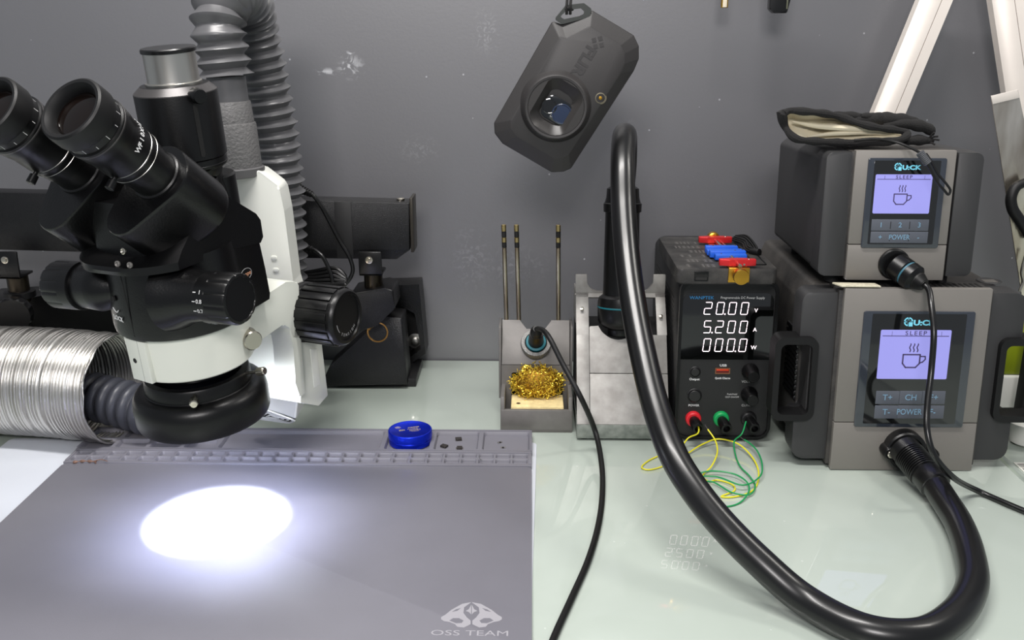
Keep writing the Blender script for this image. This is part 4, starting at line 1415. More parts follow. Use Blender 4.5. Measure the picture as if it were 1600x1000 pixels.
# ------------------------------------------------------------------ white stand legs in front of the wall
M_alu = mat('white_aluminium', (222, 214, 206), .42, .25, var=.02, vscale=40)
def leg_(pa, pb, label, name='stand_leg'):
    a, b = V(pa), V(pb)
    d = (b - a).normalized()
    M = frame_from_dir(b, -d, (0, 1, 0))
    L = (a - b).length
    r = thing(name, label, 'stand leg', b)
    xs = [(-.0135, -.006), (-.0050, -.0095), (.0135, -.0085), (.0135, .0085), (-.0135, .0085)]
    # face the profile toward the room
    z = -d
    y = V((0, 1, 0)); y = (y - z * y.dot(z)).normalized()
    x = y.cross(z)
    M = basis(b, x, y, z)
    mb = MB().prism([(-.0165, -.004), (-.0085, -.009), (.0035, -.009), (.0035, .009), (-.0165, .009)], M, L, M_alu, .0005)
    W(mb, 'channel', r)
    mb = MB().prism([(.0042, -.009), (.0150, -.009), (.0150, .009), (.0042, .009)], M, L, M_alu, .0005)
    W(mb, 'side_rail', r)
    return r
bot = PY(1378, 200, 1.078); tp_ = PY(1477, -40, 1.078)
leg_(tp_, bot + (bot - tp_) * 1.28, 'white aluminium stand leg slanting behind the cloth pouch')
b2_ = PY(1597, 165, 1.078); t2_ = PY(1567, -40, 1.078)
leg_(t2_, b2_ + (b2_ - t2_) * 1.75, 'white aluminium stand leg at the right edge behind the metal plate')

# ------------------------------------------------------------------ shiny metal plate at the right edge with a black hook
M_refl_steel = mat('steel_painted_reflections', (132, 118, 98), .20, .9, rgb2=(238, 232, 222), vscale=14, bump=.15, bscale=160, stretch=(2, 2, .5))  # brown and white reflection streaks are painted into the steel colour
A = [PY(1549, 150, .955), PY(1591, 140, .955), PY(1660, 470, .955), PY(1597, 462, .955)]
pl = thing('steel_plate', 'shiny metal plate with painted-in reflections standing at the right edge beside the upper station', 'plate', (A[3].x, .957, A[3].z))
mb = MB().prism(rpoly([(p.x, p.z) for p in A], [.0015, .001, .001, .001], 2), front(0, .957, 0), .0016, M_refl_steel, .0003)
W(mb, 'blade', pl)
A2 = [PY(1549, 150, .9535), PY(1591, 140, .9535), PY(1594, 153, .9535), PY(1552, 163, .9535)]
W(MB().prism([(p.x, p.z) for p in A2], front(0, .9554, 0), .0008, M_alu, .0002), 'end_strip', pl)
# plate stands on a small foot on the bench beyond the gap
mb = MB().box((.520, .951, -.0040), (.548, .968, A[3].z + .012), M_dull, .002)
W(mb, 'support_post', pl)
hk = [PY(1602, 285, .945), PY(1588, 292, .945), PY(1580, 308, .944), PY(1582, 326, .944), PY(1592, 342, .944), PY(1602, 358, .944), PY(1612, 380, .944)]
ho = MB().tube(hk, lambda s, i, n: .0042 + .0012 * math.sin(PI * i / n), M_rubber, 14, smooth=8)
o = solo(ho, 'rubber_hook', (hk[0].x, .945, hk[0].z), 'black curved rubber hook in front of the metal plate', 'hook')
hk = [PY(1602, 400, .945), PY(1596, 425, .944), PY(1598, 440, .944), PY(1593, 455, .942)]
o = solo(MB().tube(hk, .0014, M_chrome, 10, smooth=6), 'metal_prong', (hk[2].x, .944, hk[2].z), 'small shiny bent metal prong below the rubber hook', 'prong')

# ------------------------------------------------------------------ things beyond the right hand loop
x_ = .497
solo(MB().box((.505, .985, -.0030), (.560, 1.05, .034), mat('white_plastic_box', (220, 220, 214), .4), .003), 'white_box', (.53, 1.02, -.003), 'white box on the side bench, seen through the right hand loop', 'box')
solo(MB().box((.505, .990, .0345), (.558, 1.045, .082), mat('olive_green_plastic', (128, 142, 12), .45), .002), 'green_box', (.53, 1.02, .0345), 'olive green box on top of the white box behind the right hand loop', 'box')
mb = MB().lathe((.500, .895, -.0035), (0, 0, 1), [(.012, 0), (.017, .003), (.021, .022), (.0215, .024), (.0200, .024), (.016, .006), (0, .004)], mat('white_plastic_box', (220, 220, 214)), 40)
solo(mb, 'white_dish', (.500, .895, -.0035), 'small white dish on the side bench under the right hand loop', 'dish')

# ------------------------------------------------------------------ thermal camera hanging on its lanyard
TY = .900
c = PY(878, 143, TY)
u1, u2 = PY(925, 15, TY), PY(772, 207, TY)
lx = (PY(860, 270, TY) - PY(989, 56, TY)).normalized()       # long axis, downwards
lx = V((lx.x, 0, lx.z)).normalized()
sx_ = V((-lx.z, 0, lx.x)) * 1                                     # short axis, to the lower right
if sx_.x < 0:
    sx_ = -sx_
nrm = V((0, -1, 0))
# slight turn so that the face looks a little down
TM = basis(c, sx_, -lx, sx_.cross(-lx))
if (TM.to_3x3() @ V((0, 0, 1))).y > 0:
    TM = basis(c, -sx_, -lx, (-sx_).cross(-lx))
TMi = TM.inverted()
def tpx(u, v):
    q = TMi @ PY(u, v, TY)
    return q.x, q.y
tc_ = thing('thermal_camera', 'dark grey handheld thermal camera hanging tilted from a black lanyard', 'camera', c)
tc_.matrix_world = TM
M_tc = mat('soft_grey_rubber', (42, 40, 40), .5, bump=.1, bscale=1500)
M_tc2 = mat('dark_loop_metal', (70, 72, 70), .3, .6)
# outline read off the photograph, clockwise
ol = [(864, 33), (874, 37), (887, 36), (925, 16), (990, 55), (998, 72), (998, 92), (990, 111), (892, 263), (880, 268), (862, 269), (785, 224), (773, 208), (772, 192), (862, 36)]
OL = [tpx(*p) for p in ol[3:14]] + [tpx(863, 33), tpx(878, 38)]
I = Matrix.Identity(4)
def inset(poly, k):
    cx_ = sum(p[0] for p in poly) / len(poly); cy_ = sum(p[1] for p in poly) / len(poly)
    return [(cx_ + (x - cx_) * k[0], cy_ + (y - cy_) * k[1]) for x, y in poly]
def lift(poly, z):
    return [V((x, y, z)) for x, y in poly]
RP = rpoly(OL, .0025, 3)
mb = MB().loft([lift(inset(RP, (.90, .93)), -.0125), lift(inset(RP, (.97, .98)), -.0105), lift(RP, -.006), lift(RP, .0010), lift(inset(RP, (.985, .99)), .0030), lift(inset(RP, (.76, .83)), .0095), lift(inset(RP, (.73, .81)), .0102)], M_tc)
lt = [tpx(933, 63), tpx(908, 117)]
def ttext(mb, s, u, v, size, m, **kw):
    x, y = tpx(u, v)
    R_ = Matrix.Translation((x, y, .0102)) @ Matrix.Rotation(-PI / 2, 4, 'Z')
    mb.text(s, size, R_, m, **kw)
M_emb2 = mat('embossed_dark', (54, 52, 52), .35, coat=.2)
# writing runs along the long side of the body
ttext(mb, 'FLIR', 911, 94, .0140, M_emb2, sx=1.1, bold=.0005, ext=.0003)
dx_, dy_ = tpx(933, 66)
for q in ((-.0040, 0), (.0040, 0), (0, .0040), (0, -.0040)):
    mb.prism([(dx_ + q[0] + .0026, dy_ + q[1]), (dx_ + q[0], dy_ + q[1] + .0026), (dx_ + q[0] - .0026, dy_ + q[1]), (dx_ + q[0], dy_ + q[1] - .0026)], Matrix.Translation((0, 0, .0101)), .0004, M_emb2)
mb.build('body', tc_)
# lens ring
qx, qy = tpx(868, 165)
mb = MB().lathe((qx, qy, 0), (0, 0, 1), [(.0335, .0070), (.0318, .0110), (.0296, .0150), (.0288, .0180), (.0275, .0192), (.0255, .0190), (.0250, .0150)], M_tc, 56, caps=False)
mb.build('lens_ring', tc_)
n_ = 8
cx1 = [(qx + .0252 * math.cos(a), qy + .0252 * math.sin(a)) for a in [2 * PI * i / 36 for i in range(36)]]
sq = [(qx + max(-.0180, min(.0180, .0250 * math.cos(a))), qy + max(-.0235, min(.0235, .0250 * math.sin(a)))) for a in [2 * PI * i / 36 for i in range(36)]]
sq2 = [(qx + (x - qx) * .62, qy + (y - qy) * .62) for x, y in sq]
mb = MB()
mb.loft([lift(cx1, .0186), lift(sq, .0186), lift([(qx + (x - qx) * .96, qy + (y - qy) * .96) for x, y in sq], .0175), lift(sq2, .0112), lift(sq2, .0105)], mat('recess_grey', (44, 42, 41), .4), caps=(False, True))
mb.build('lens_recess', tc_)
ex_, ey_ = tpx(869, 170)
mb = MB().prism(rpoly([(ex_ - .0125, ey_ - .0105), (ex_ + .0125, ey_ - .0105), (ex_ + .0125, ey_ + .0105), (ex_ - .0125, ey_ + .0105)], .0055, 5), Matrix.Translation((0, 0, .0108)), .0022, mat('lens_window', (12, 15, 19), .12, coat=.8), .0004)
gx, gy = tpx(866, 176)
mb.text('C5', .0042, Matrix.Translation((gx - .0015, gy - .002, .0130)) @ Matrix.Rotation(-PI / 2, 4, 'Z'), M_inkgrey)
mb.build('lens_window', tc_)
for (u, v, r, m_, nm) in ((858, 164, .0062, mat('lens_black', (6, 6, 7), .08, coat=1), 'visual_lens'), (877, 176, .0082, mat('lens_blue', (30, 42, 66), .1, coat=1), 'infrared_lens')):
    x, y = tpx(u, v)
    MB().lathe((x, y, .0128), (0, 0, 1), [(r * 1.12, 0), (r * 1.12, .0006), (r, .0008), (r * .95, .0004), (r * .5, .0007), (0, .0008)], m_, 30).build(nm, tc_)
x, y = tpx(937, 152)
mb = MB().lathe((x, y, .0085), (0, 0, 1), [(.0056, 0), (.0056, .0016), (.0040, .0018), (.0038, .0008), (0, .0008)], mat('lamp_rim', (112, 106, 90), .35, .5), 24)
mb.lathe((x, y, .0095), (0, 0, 1), [(.0022, 0), (.0014, .0010), (0, .0012)], M_gold, 16)
mb.build('torch_lamp', tc_)
# corner loop
ow = [tpx(*p) for p in ((866, 30), (878, 38), (921, 27), (924, 14), (912, 5), (884, 8))]
iw = [tpx(*p) for p in ((875, 26), (881, 30), (911, 24), (913, 18), (908, 13), (886, 16))]
mb = MB().ring(rpoly(ow, .002, 3), rpoly(iw, .001, 3), Matrix.Translation((0, 0, -.004)), .009, M_tc2)
mb.build('corner_loop', tc_)
# lanyard
mb = MB()
for o_ in (-.0016, .0016):
    mb.tube([PY(888, 17, TY) + V((o_, -.004, -.003)), PY(888, 10, TY) + V((o_, -.006, 0)), PY(889, -2, TY) + V((o_, -.002, 0)), PY(890, -40, TY) + V((o_ * .6, 0, 0)), PY(893, -150, TY) + V((o_ * .4, 0, 0))], .0013, M_cloth, 8, smooth=6)
mb.tube([PY(888, 15, TY) + V((-.0036, -.004, 0)), PY(888, 12, TY) + V((0, -.0075, 0)), PY(888, 15, TY) + V((.0036, -.004, 0)), PY(888, 15, TY) + V((0, .003, 0))], .0012, M_cloth, 8, closed=True)
solo(mb, 'lanyard', PY(893, -150, TY), 'black cord lanyard holding up the thermal camera', 'lanyard')

# ------------------------------------------------------------------ tool ends hanging at the top of the frame
p = PY(1132, 6, 1.07)
mb = MB().box((-.0036, -.002, -.004), (.0036, .002, .050), M_gold, .0008)
mb.box((-.0022, -.0026, -.0035), (.0022, -.0018, .03), mat('ivory_plastic', (226, 214, 190), .4), .0004)
mb.cyl((0, 0, .05), (0, 0, .16), .0012, M_chrome, 10)
o = mb.build('hanging_tool'); o.location = p; tag(o, 'pale gold tip of a tool hanging down at the top edge', 'tool')
p = PY(1217, 8, 1.06)
mb = MB().prism(rpoly([(-.0105, -.0040), (-.0060, -.0080), (.0080, -.0080), (.0115, .012), (.0115, .060), (-.0125, .060)], .002, 3), front(0, .006, 0), .012, M_gloss, .0015)
mb.cyl((0, 0, .058), (0, 0, .16), .003, M_black, 12)
mb.box((.0062, -.0068, -.004), (.0078, -.0058, .03), mat('olive_grey', (92, 94, 78), .5), .0003)
o = mb.build('hanging_tool'); o.location = p; tag(o, 'black rounded handle end hanging down at the top edge', 'tool')
# ------------------------------------------------------------------ stereo microscope
sa = math.radians(-22)
kz_ = V((-math.sin(math.radians(2.6)), -math.sin(math.radians(5.3)), 1)).normalized()
kx_ = V((math.cos(sa), math.sin(sa), 0)); kx_ = (kx_ - kz_ * kx_.dot(kz_)).normalized()
ky_ = kz_.cross(kx_)
SO = PY(319.9, 644.5, .68)
SM = basis(SO, kx_, ky_, kz_)
SMI = SM.inverted()
def lp(u, v, axis, val):
    """where the ray of a pixel meets a plane of the microscope's own frame"""
    o = SMI @ CAM
    d = SMI.to_3x3() @ ray(u, v)
    return o + d * ((val - o[axis]) / d[axis])
scope = thing('stereo_microscope', 'black and white stereo microscope with ring light shining on the mat', 'microscope', SO)
scope.matrix_world = SM
S_ = lambda mb, name, lab=None, par=None: mb.build(name, par or scope, 35, lab)

# ring light
ring = S_(MB().lathe((0, 0, 0), (0, 0, 1), [(.0300, .004), (.0304, .0), (.0322, .0), (.0326, .0070), (.0466, .0070), (.0472, .0), (.0488, .0), (.0498, .0025), (.0500, .0150), (.0492, .0200), (.0470, .0238), (.0435, .0256), (.0412, .0260), (.0400, .0260), (.0394, .0266), (.0388, .0345), (.0380, .0360), (.0362, .0366), (.0338, .0366), (.0325, .0355), (.0312, .0290), (.0300, .020), (.0300, .004)], M_black, 96, caps=False), 'ring_light')
lr = MB().lathe((0, 0, 0), (0, 0, 1), [(.0335, .0066), (.0460, .0066), (.0460, .0058), (.0335, .0058), (.0335, .0066)], M_led, 64, caps=False)
S_(lr, 'led_ring', par=ring)
def thumb(p, d, L1, par, r=.0030):
    p, d = V(p), V(d).normalized()
    mb = MB().lathe(p, d, [(.0012, 0), (.0012, L1)], M_chrome, 12)
    mb.lathe(p + d * L1, d, [(r * .8, 0), (r, .0006), (r, .0068), (r * .8, .0075), (0, .0075)], M_chrome, 24, flute=lambda t, h: 1 + .06 * math.cos(12 * t) if .0005 < h < .007 else 1)
    return S_(mb, 'thumb_screw', par=par)
f_ = lp(302, 628, 2, .034)
thumb((f_.x * .72, f_.y * .72, .0335), (f_.x, f_.y, -.004), .008, ring)
thumb((.034, .010, .0335), (.96, .05, .22), .014, ring)
thumb((-.034, .012, .0335), (-.92, .28, .0), .010, ring)
# objective tube between ring light and holder
S_(MB().lathe((0, 0, 0), (0, 0, 1), [(.0200, .018), (.0272, .020), (.0276, .030), (.0290, .034), (.0300, .038), (.0300, .044), (.0330, .046), (.0330, .052)], mat('dark_glossy_lens_mount', (14, 15, 22), .12, coat=.8), 64), 'objective_mount')
S_(MB().lathe((0, 0, .0178), (0, 0, -1), [(.0185, 0), (.0180, .0008), (.010, .0016), (0, .0018)], mat('lens_coating', (20, 26, 40), .05, coat=1), 48), 'objective_lens')
# white holder ring with its clamp joint
hold = S_(MB().lathe((0, 0, 0), (0, 0, 1), [(.0340, .0465), (.0432, .0465), (.0440, .0475), (.0452, .0800), (.0448, .0806), (.038, .0806)], M_white, 96), 'holder_ring')
a0 = math.radians(-99)
mb = MB()
for (w0, w1) in ((-.0105, .0105),):
    c_ = V((math.cos(a0), math.sin(a0), 0))
    t_ = V((-c_.y, c_.x, 0))
    M = basis(c_ * .0425, t_, V((0, 0, 1)), c_)
    mb.prism(rrect(w0, .0470, w1, .0790, .0008, 2), M, .0040, M_white, .0005)
    mb.box((.0024, .0472, .0022), (.0027, .0788, .00408), M_inkgrey, M=M)
    mb.lathe(M @ V((-.0040, .0625, .00395)), c_, [(.0019, 0), (.0019, .0002), (0, .0002)], M_dull, 18)
S_(mb, 'clamp_joint', par=hold)
# black zoom body
outl = []
for i in range(33):
    a = math.radians(-205 + i * (230 / 32))
    outl.append((.0475 * math.cos(a), .0475 * math.sin(a) - .0030))
outl = [p_ for p_ in outl] + [(.0425, .0455), (-.0425, .0455)]
def lvl(k, z, oy=0):
    return [V((x * k, y * k + oy, z)) for x, y in outl]
mb = MB().loft([lvl(.93, .0800), lvl(.985, .0815), lvl(1.0, .086), lvl(.99, .105), lvl(.97, .125), lvl(.95, .138)], M_blackmet)
# seam of the front cover and the shallow side bosses for the zoom shafts
sf = [lp(*q) for q in ((188, 424, 1, -.0500), (199, 475, 1, -.0503), (211, 526, 1, -.0500))]
mb.tube([V((q.x, -.0508 + .0016 * i * .2, q.z)) for i, q in enumerate(sf)], .00035, M_dull, 6)
mb.lathe((.0250, -.0340, .1130), (1, 0, .05), [(.0260, 0), (.0235, .008), (.0185, .0185), (.0168, .0290), (.0160, .0315)], M_blackmet, 48)
mb.lathe((-.0300, -.0330, .1120), (-1, 0, -.05), [(.0080, -.014), (.0130, -.004), (.0165, .003), (.0178, .009), (.0174, .0125), (.0163, .0270), (.0160, .0280)], M_blackmet, 48)
body = S_(mb, 'zoom_body')
def fl(t, h):
    return 1 - .045 * max(0, math.cos(12 * t)) ** 6
for s, nm in ((1, 'zoom_knob'), (-1, 'zoom_knob')):
    mb = MB().lathe((s * .0562, -.0340, .1140 if s > 0 else .1105), (s, 0, s * .05), [(.0165, 0), (.0176, .0006), (.0176, .0090), (.0176, .0095), (.0176, .0240), (.0168, .0258), (.0150, .0262), (.0148, .0256), (0, .0256)], M_black, 96,
                    flute=lambda t, h: fl(t, h) if .0094 < h < .026 else 1)
    # scale marks on the knob's plain band
    kn = S_(mb, nm)
    if s > 0:
        mb = MB()
        ax = V((1, 0, .05)).normalized()
        for deg, lab in ((152, '0.8'), (174, '0.7'), (132, '1'), (232, '4.5')):
            a = math.radians(deg)
            M0 = frame_from_dir(V((.0562, -.0340, .1140)), ax)
            # direction around the shaft: y toward the viewer is -Y local
            rad = V((0, -math.cos(a - math.radians(163)), math.sin(math.radians(163) - a) * 1.0))
            rad.normalize()
            tan = ax.cross(rad).normalized()
            P0 = V((.0562, -.0340, .1140)) + rad * .0177
            M = basis(P0 + ax * .0045, ax, rad.cross(ax).normalized(), rad)
            mb.box((-.0040, -.0003, 0), (-.0016, .0003, .0001), M_ink, M=M)
            mb.text(lab, .0040, M @ Matrix.Translation((.0016, 0, .0001)), M_ink)
        S_(mb, 'scale_marks', par=kn)
fc = lp(187, 470, 1, -.047)
# LOCK mark
q = lp(187, 497, 1, -.0475)
nd = V((q.x, q.y + .003, 0)).normalized()
rr0 = .0478
P0 = V((nd.x * rr0, nd.y * rr0 - .003, q.z))
M = basis(P0, V((-nd.y, nd.x, 0)), V((0, 0, 1)), nd)
mb = MB().text('LOCK', .0048, M, M_ink, bold=.0001)
mb.tube([M @ V((-.0040, .0075, .0002)), M @ V((-.0015, .0052, .0002)), M @ V((.0010, .0050, .0002)), M @ V((.0030, .0068, .0002))], .00035, M_ink, 6, smooth=5)
mb.lathe(M @ V((-.0010, .0145, -.0006)), nd, [(.0020, 0), (.0020, .0010), (.0012, .0012), (0, .0006)], M_dull, 14)
S_(mb, 'lock_mark')
# head base: wedge that carries the viewing head
side_poly = [(-.0600, .1345), (-.0615, .1375), (-.0600, .1400), (-.0350, .1480), (-.0050, .1740), (.0080, .1765), (.0440, .1500), (.0480, .1440), (.0480, .1300), (.0440, .1265), (.0035, .1330), (-.0200, .1335)]
def side_l(x, k=1.0):
    return side(x, 0, 0)
mb = MB()
# tapered in plan: wide behind, rounded in front
front_half = .030
secs = []
for i in range(21):
    x = -.0425 + .085 * i / 20
    e_ = abs(x) / .0425
    kk = (1 - max(0.0, e_ - .9) * .7)
    lim = -.0640 * (1 - (abs(x) / .054) ** 2.4) ** .5
    pts = []
    for (y, z) in side_poly:
        yy_ = max(y * 1.04, lim) if y < 0 else y * (.992 if e_ > .95 else 1)
        cradle = .0060 * max(0, 1 - (x / .026) ** 2) if -.052 < y < .01 and z > .139 else 0
        pts.append(V((x, yy_, z - (.0010 if e_ > .95 and z > .14 else 0) - cradle)))
    secs.append(pts)
mb.loft(secs, M_black)
hb_ = S_(mb, 'head_base')
for u, v in ((192, 393), (183, 413), (202, 415)):
    q = lp(u, v, 1, -.0605)
    S_(MB().lathe(V((q.x, -.0596, q.z)), (0, -1, .2), [(.0022, 0), (.0022, .0010), (.0016, .0013), (.0009, .0006), (0, .0006)], M_chrome if v < 400 else M_gm, 16), 'screw', par=hb_)
# oval maker's badge on the right flank
q = lp(384, 428, 0, .0425)
mb = MB()
el = [(q.y + .0062 * math.cos(t), q.z + .0044 * math.sin(t)) for t in [2 * PI * i / 36 for i in range(36)]]
el2 = [(q.y + .0058 * math.cos(t), q.z + .0040 * math.sin(t)) for t in [2 * PI * i / 36 for i in range(36)]]
mb.prism(el, side(.0424), .0006, M_black)
mb.ring(el, el2, side(.0429), .00025, M_inkgrey)
mb.text('ope', .0046, basis((.0431, q.y + .0018, q.z), (0, 1, 0), (0, 0, 1), (1, 0, 0)), mat('rose_gold_print', (205, 150, 120), .4, .3), bold=.0001, ext=.00003)
S_(mb, 'oval_badge')

# eyepieces and prism housings
E_ = V((0, -.7265, .6872)).normalized()
N_ = V((0, .6872, .7265)).normalized()
X_ = V((1, 0, 0))
def ocular(xc, lobe, name):
    B = V((xc, -.0366, .1964))
    # housing: big circle and a smaller lobe, extruded back down the tube's axis
    R1, R2 = .0232, .0142
    pts = []
    c1_, c2_ = V((0, 0)), V(lobe)
    dv = (c2_ - c1_); D = dv.length; th0 = math.atan2(dv.y, dv.x)
    raw = []
    for i in range(33):
        a = th0 + PI / 2 + .35 + i * (PI - .7 + PI - PI) / 32 if False else th0 + 1.05 + i * (2 * PI - 2.10) / 32
        raw.append((R1 * math.cos(a), R1 * math.sin(a)))
    lob = []
    for i in range(19):
        a = th0 - 1.35 + i * 2.70 / 18
        lob.append((c2_.x + R2 * math.cos(a), c2_.y + R2 * math.sin(a)))
    loop = raw + lob
    # soften the waist
    for _ in range(3):
        loop = [((loop[i - 1][0] + 2 * loop[i][0] + loop[(i + 1) % len(loop)][0]) / 4, (loop[i - 1][1] + 2 * loop[i][1] + loop[(i + 1) % len(loop)][1]) / 4) for i in range(len(loop))]
    def at(k, h):
        cx_, cy_ = lobe[0] * .35, lobe[1] * .35
        return [B + X_ * (cx_ + (x - cx_) * k) + N_ * (cy_ + (y - cy_) * k) + E_ * h for x, y in loop]
    mb = MB().loft([at(.90, -.0490), at(.97, -.0475), at(1.0, -.0440), at(1.0, -.0022), at(.990, -.0006), at(.975, .0), at(.55, .0)], M_blackmet)
    h_ = S_(mb, 'prism_housing')
    sp_ = B + X_ * (lobe[0] + .0095) + N_ * (lobe[1] - .0070) - E_ * .043
    mb = MB().lathe(sp_, (X_ * .6 - N_ * .75), [(.0022, 0), (.0022, .0010), (.0012, .0012), (0, .0008)], M_chrome, 14)
    S_(mb, 'screw', par=h_)
    t = S_(MB().lathe(B, E_, [(.0176, -.001), (.0172, .0015), (.0160, .0022), (.0158, .0140), (.0168, .0145), (.0170, .0200), (.0176, .0202), (.0178, .0232)], M_black, 56), 'ocular_tube')
    e = S_(MB().lathe(B, E_, [(.0176, .0225), (.0178, .0232), (.0184, .0242), (.0184, .0285), (.0178, .0290), (.0178, .0294), (.0186, .0300), (.0188, .0460), (.0196, .0475), (.0206, .0560), (.0206, .0580), (.0180, .0590), (.0180, .0640)], M_black, 64), 'eyepiece_barrel')
    for hh in (.0237, .0292):
        S_(MB().lathe(B, E_, [(.0181, hh - .0003), (.0185, hh), (.0181, hh + .0003)], M_silver, 56, caps=False), 'trim_ring', par=e)
    S_(MB().lathe(B, E_, [(.0206, .0555), (.0208, .0560), (.0208, .0566), (.0196, .0570)], mat('grey_anodised_ring', (78, 76, 76), .35, .5), 56, caps=False), 'flare_ring', par=e)
    # scale ring with ticks
    mb = MB().lathe(B, E_, [(.0190, .0585), (.0194, .0588), (.0194, .0638), (.0190, .0642)], M_black, 56, caps=False)
    for i in range(14):
        a = i * 2 * PI / 14
        rd = X_ * math.cos(a) + N_ * math.sin(a)
        M = basis(B + rd * .0194 + E_ * .0612, rd.cross(E_).normalized(), E_, rd)
        mb.box((-.00015, -.0018, 0), (.00015, .0018 if i % 3 else .0005, .0001), M_ink, M=M)
    S_(mb, 'diopter_scale', par=e)
    c = S_(MB().lathe(B, E_, [(.0188, .0640), (.0206, .0645), (.0212, .0665), (.0212, .0740), (.0208, .0775), (.0196, .0785), (.0178, .0782), (.0165, .0765), (.0150, .0735), (.0146, .0700)], M_rubber, 64, caps=False), 'eyecup')
    S_(MB().lathe(B, E_, [(.0150, .0690), (.0147, .0716), (.0138, .0722), (.0136, .0715), (0, .0735)], mat('amber_lens', (14, 8, 6), .08, spec=.4), 48, caps=False), 'eye_lens', par=c)
    # clamp screw hanging below the tube
    dn = (-N_ * .95 - X_ * .10).normalized()
    sp = B + E_ * .0300 - N_ * .0160
    mb = MB().lathe(sp, dn, [(.0014, 0), (.0014, .0040), (.0028, .0045), (.0030, .0100), (.0024, .0105), (0, .0105)], M_black, 16)
    S_(mb, 'clamp_screw', par=t)
    if xc > 0:
        mb = MB()
        for i, ch in enumerate('WF10X/20'):
            a = math.radians(28 + (7 - i) * -0 + i * 9.0)
            a = math.radians(-8 + i * 10.5)
            rd = X_ * math.cos(a) + N_ * math.sin(a)
            M = basis(B + rd * .01885 + E_ * .0385, rd.cross(E_).normalized() * -1, E_, rd)
            if M.to_3x3().determinant() < 0:
                M = basis(B + rd * .01885 + E_ * .0385, rd.cross(E_).normalized(), E_, rd)
            mb.text(ch, .0046, M, M_ink, bold=.0001, ext=.0001)
        S_(mb, 'printed_lettering', par=e)
ocular(.033, (-.0135, -.0300), 'right')
ocular(-.033, (-.0070, -.0310), 'left')
# saddle between the two housings
S_(MB().loft([[V((x, y, z)) for x, y in rrect(-.030 * k, -.045, .030 * k, .035, .008)] for k, z in ((1, .140), (1, .160), (.8, .178))], M_blackmet), 'head_saddle')

# camera port
AX = (0, 0, 1)
pt = V((0, .0300, 0))
port = S_(MB().lathe(pt, AX, [(.0195, .1850), (.0205, .1775), (.0225, .1795), (.0240, .1845), (.0272, .1865), (.0278, .1880), (.0278, .1885), (.0275, .1888), (.0275, .1925), (.0270, .1930), (.0282, .1936), (.0284, .2385), (.0282, .2392), (.0230, .2440), (.0180, .2440)], M_black, 80), 'camera_port')
S_(MB().lathe(pt, AX, [(.0284, .2384), (.0283, .2392), (.0233, .2438), (.0225, .2438)], mat('grey_anodised_ring', (78, 76, 76)), 80, caps=False), 'chamfer_ring', par=port)
S_(MB().lathe(pt, AX, [(.0180, .2400), (.0192, .2440), (.0192, .2455), (.0178, .2460), (.0176, .2470), (.0176, .2655), (.0170, .2660)], M_silver, 64), 'silver_tube', par=port)
S_(MB().lathe(pt, AX, [(.0172, .2655), (.0185, .2657), (.0187, .2665), (.0187, .2680), (.0180, .2688), (.0, .2688)], M_gloss, 64), 'port_cap', par=port)
S_(MB().lathe((0, .0480, .1500), AX, [(.0200, 0), (.0200, .0245), (.0185, .0258), (0, .0258)], M_black, 56), 'port_drum')
S_(MB().lathe((0, .0340, .1400), AX, [(.0230, 0), (.0225, .020), (.0196, .040)], M_black, 48), 'port_neck')
q = lp(320, 150, 1, .0100)
kd = V((q.x, -.020, 0)).normalized()
P0 = V((0, .03, q.z - .001)) + kd * .0275
S_(MB().lathe(P0, kd, [(.0022, 0), (.0022, .0030), (.0050, .0034), (.0052, .0040), (.0052, .0110), (.0046, .0125), (0, .0128)], M_black, 36, flute=lambda t, h: 1 + .035 * math.cos(18 * t) if .0036 < h < .0115 else 1), 'port_clamp_knob', par=port)
M = basis(V((0, .03, 0)) + kd * .0283, V((-kd.y, kd.x, 0)), V((0, 0, 1)), kd)
S_(MB().prism(rrect(-.0016, .1960, .0016, .2330, .0015, 4), M, .0003, M_dull), 'slot', par=port)

# white focusing arm
XA = .038
def arm_poly(l, x=XA):
    return [(lambda q: (q.y, q.z))(lp(u, v, 0, x)) for u, v in l]
ap = arm_poly([(372, 492), (386, 483), (450, 441), (466, 440), (470, 446), (474, 530), (462, 528), (455, 512), (446, 507), (400, 540), (392, 556), (380, 560)])
mb = MB().prism(rpoly(ap, [.001, .002, .002, .003, .003, .002, .001, .006, .004, .003, .002, .001], 4), side(-XA), XA * 2 - .002, M_white, .0016)
ap2 = arm_poly([(455, 512), (472, 500), (481, 617), (472, 620), (465, 600), (462, 545)])
mb.prism(rpoly(ap2, [.004, .001, .002, .002, .004, .004], 4), side(XA - .022), .020, M_white, .0014)
arm = S_(mb, 'focus_arm')
# vertical rack block behind
rp_ = arm_poly([(472, 446), (500, 462), (503, 540), (513, 618), (498, 634), (470, 630)], .030)
mb = MB().prism(rpoly(rp_, .0015, 2), side(-.024), .054, M_white, .001)
rb = S_(mb, 'rack_block')
rp_ = arm_poly([(485, 545), (496, 545), (501, 600), (491, 606)], .0304)
S_(MB().prism(rpoly(rp_, .0006, 2), side(.0296), .0008, M_abs, .0002), 'rack_panel', par=rb)
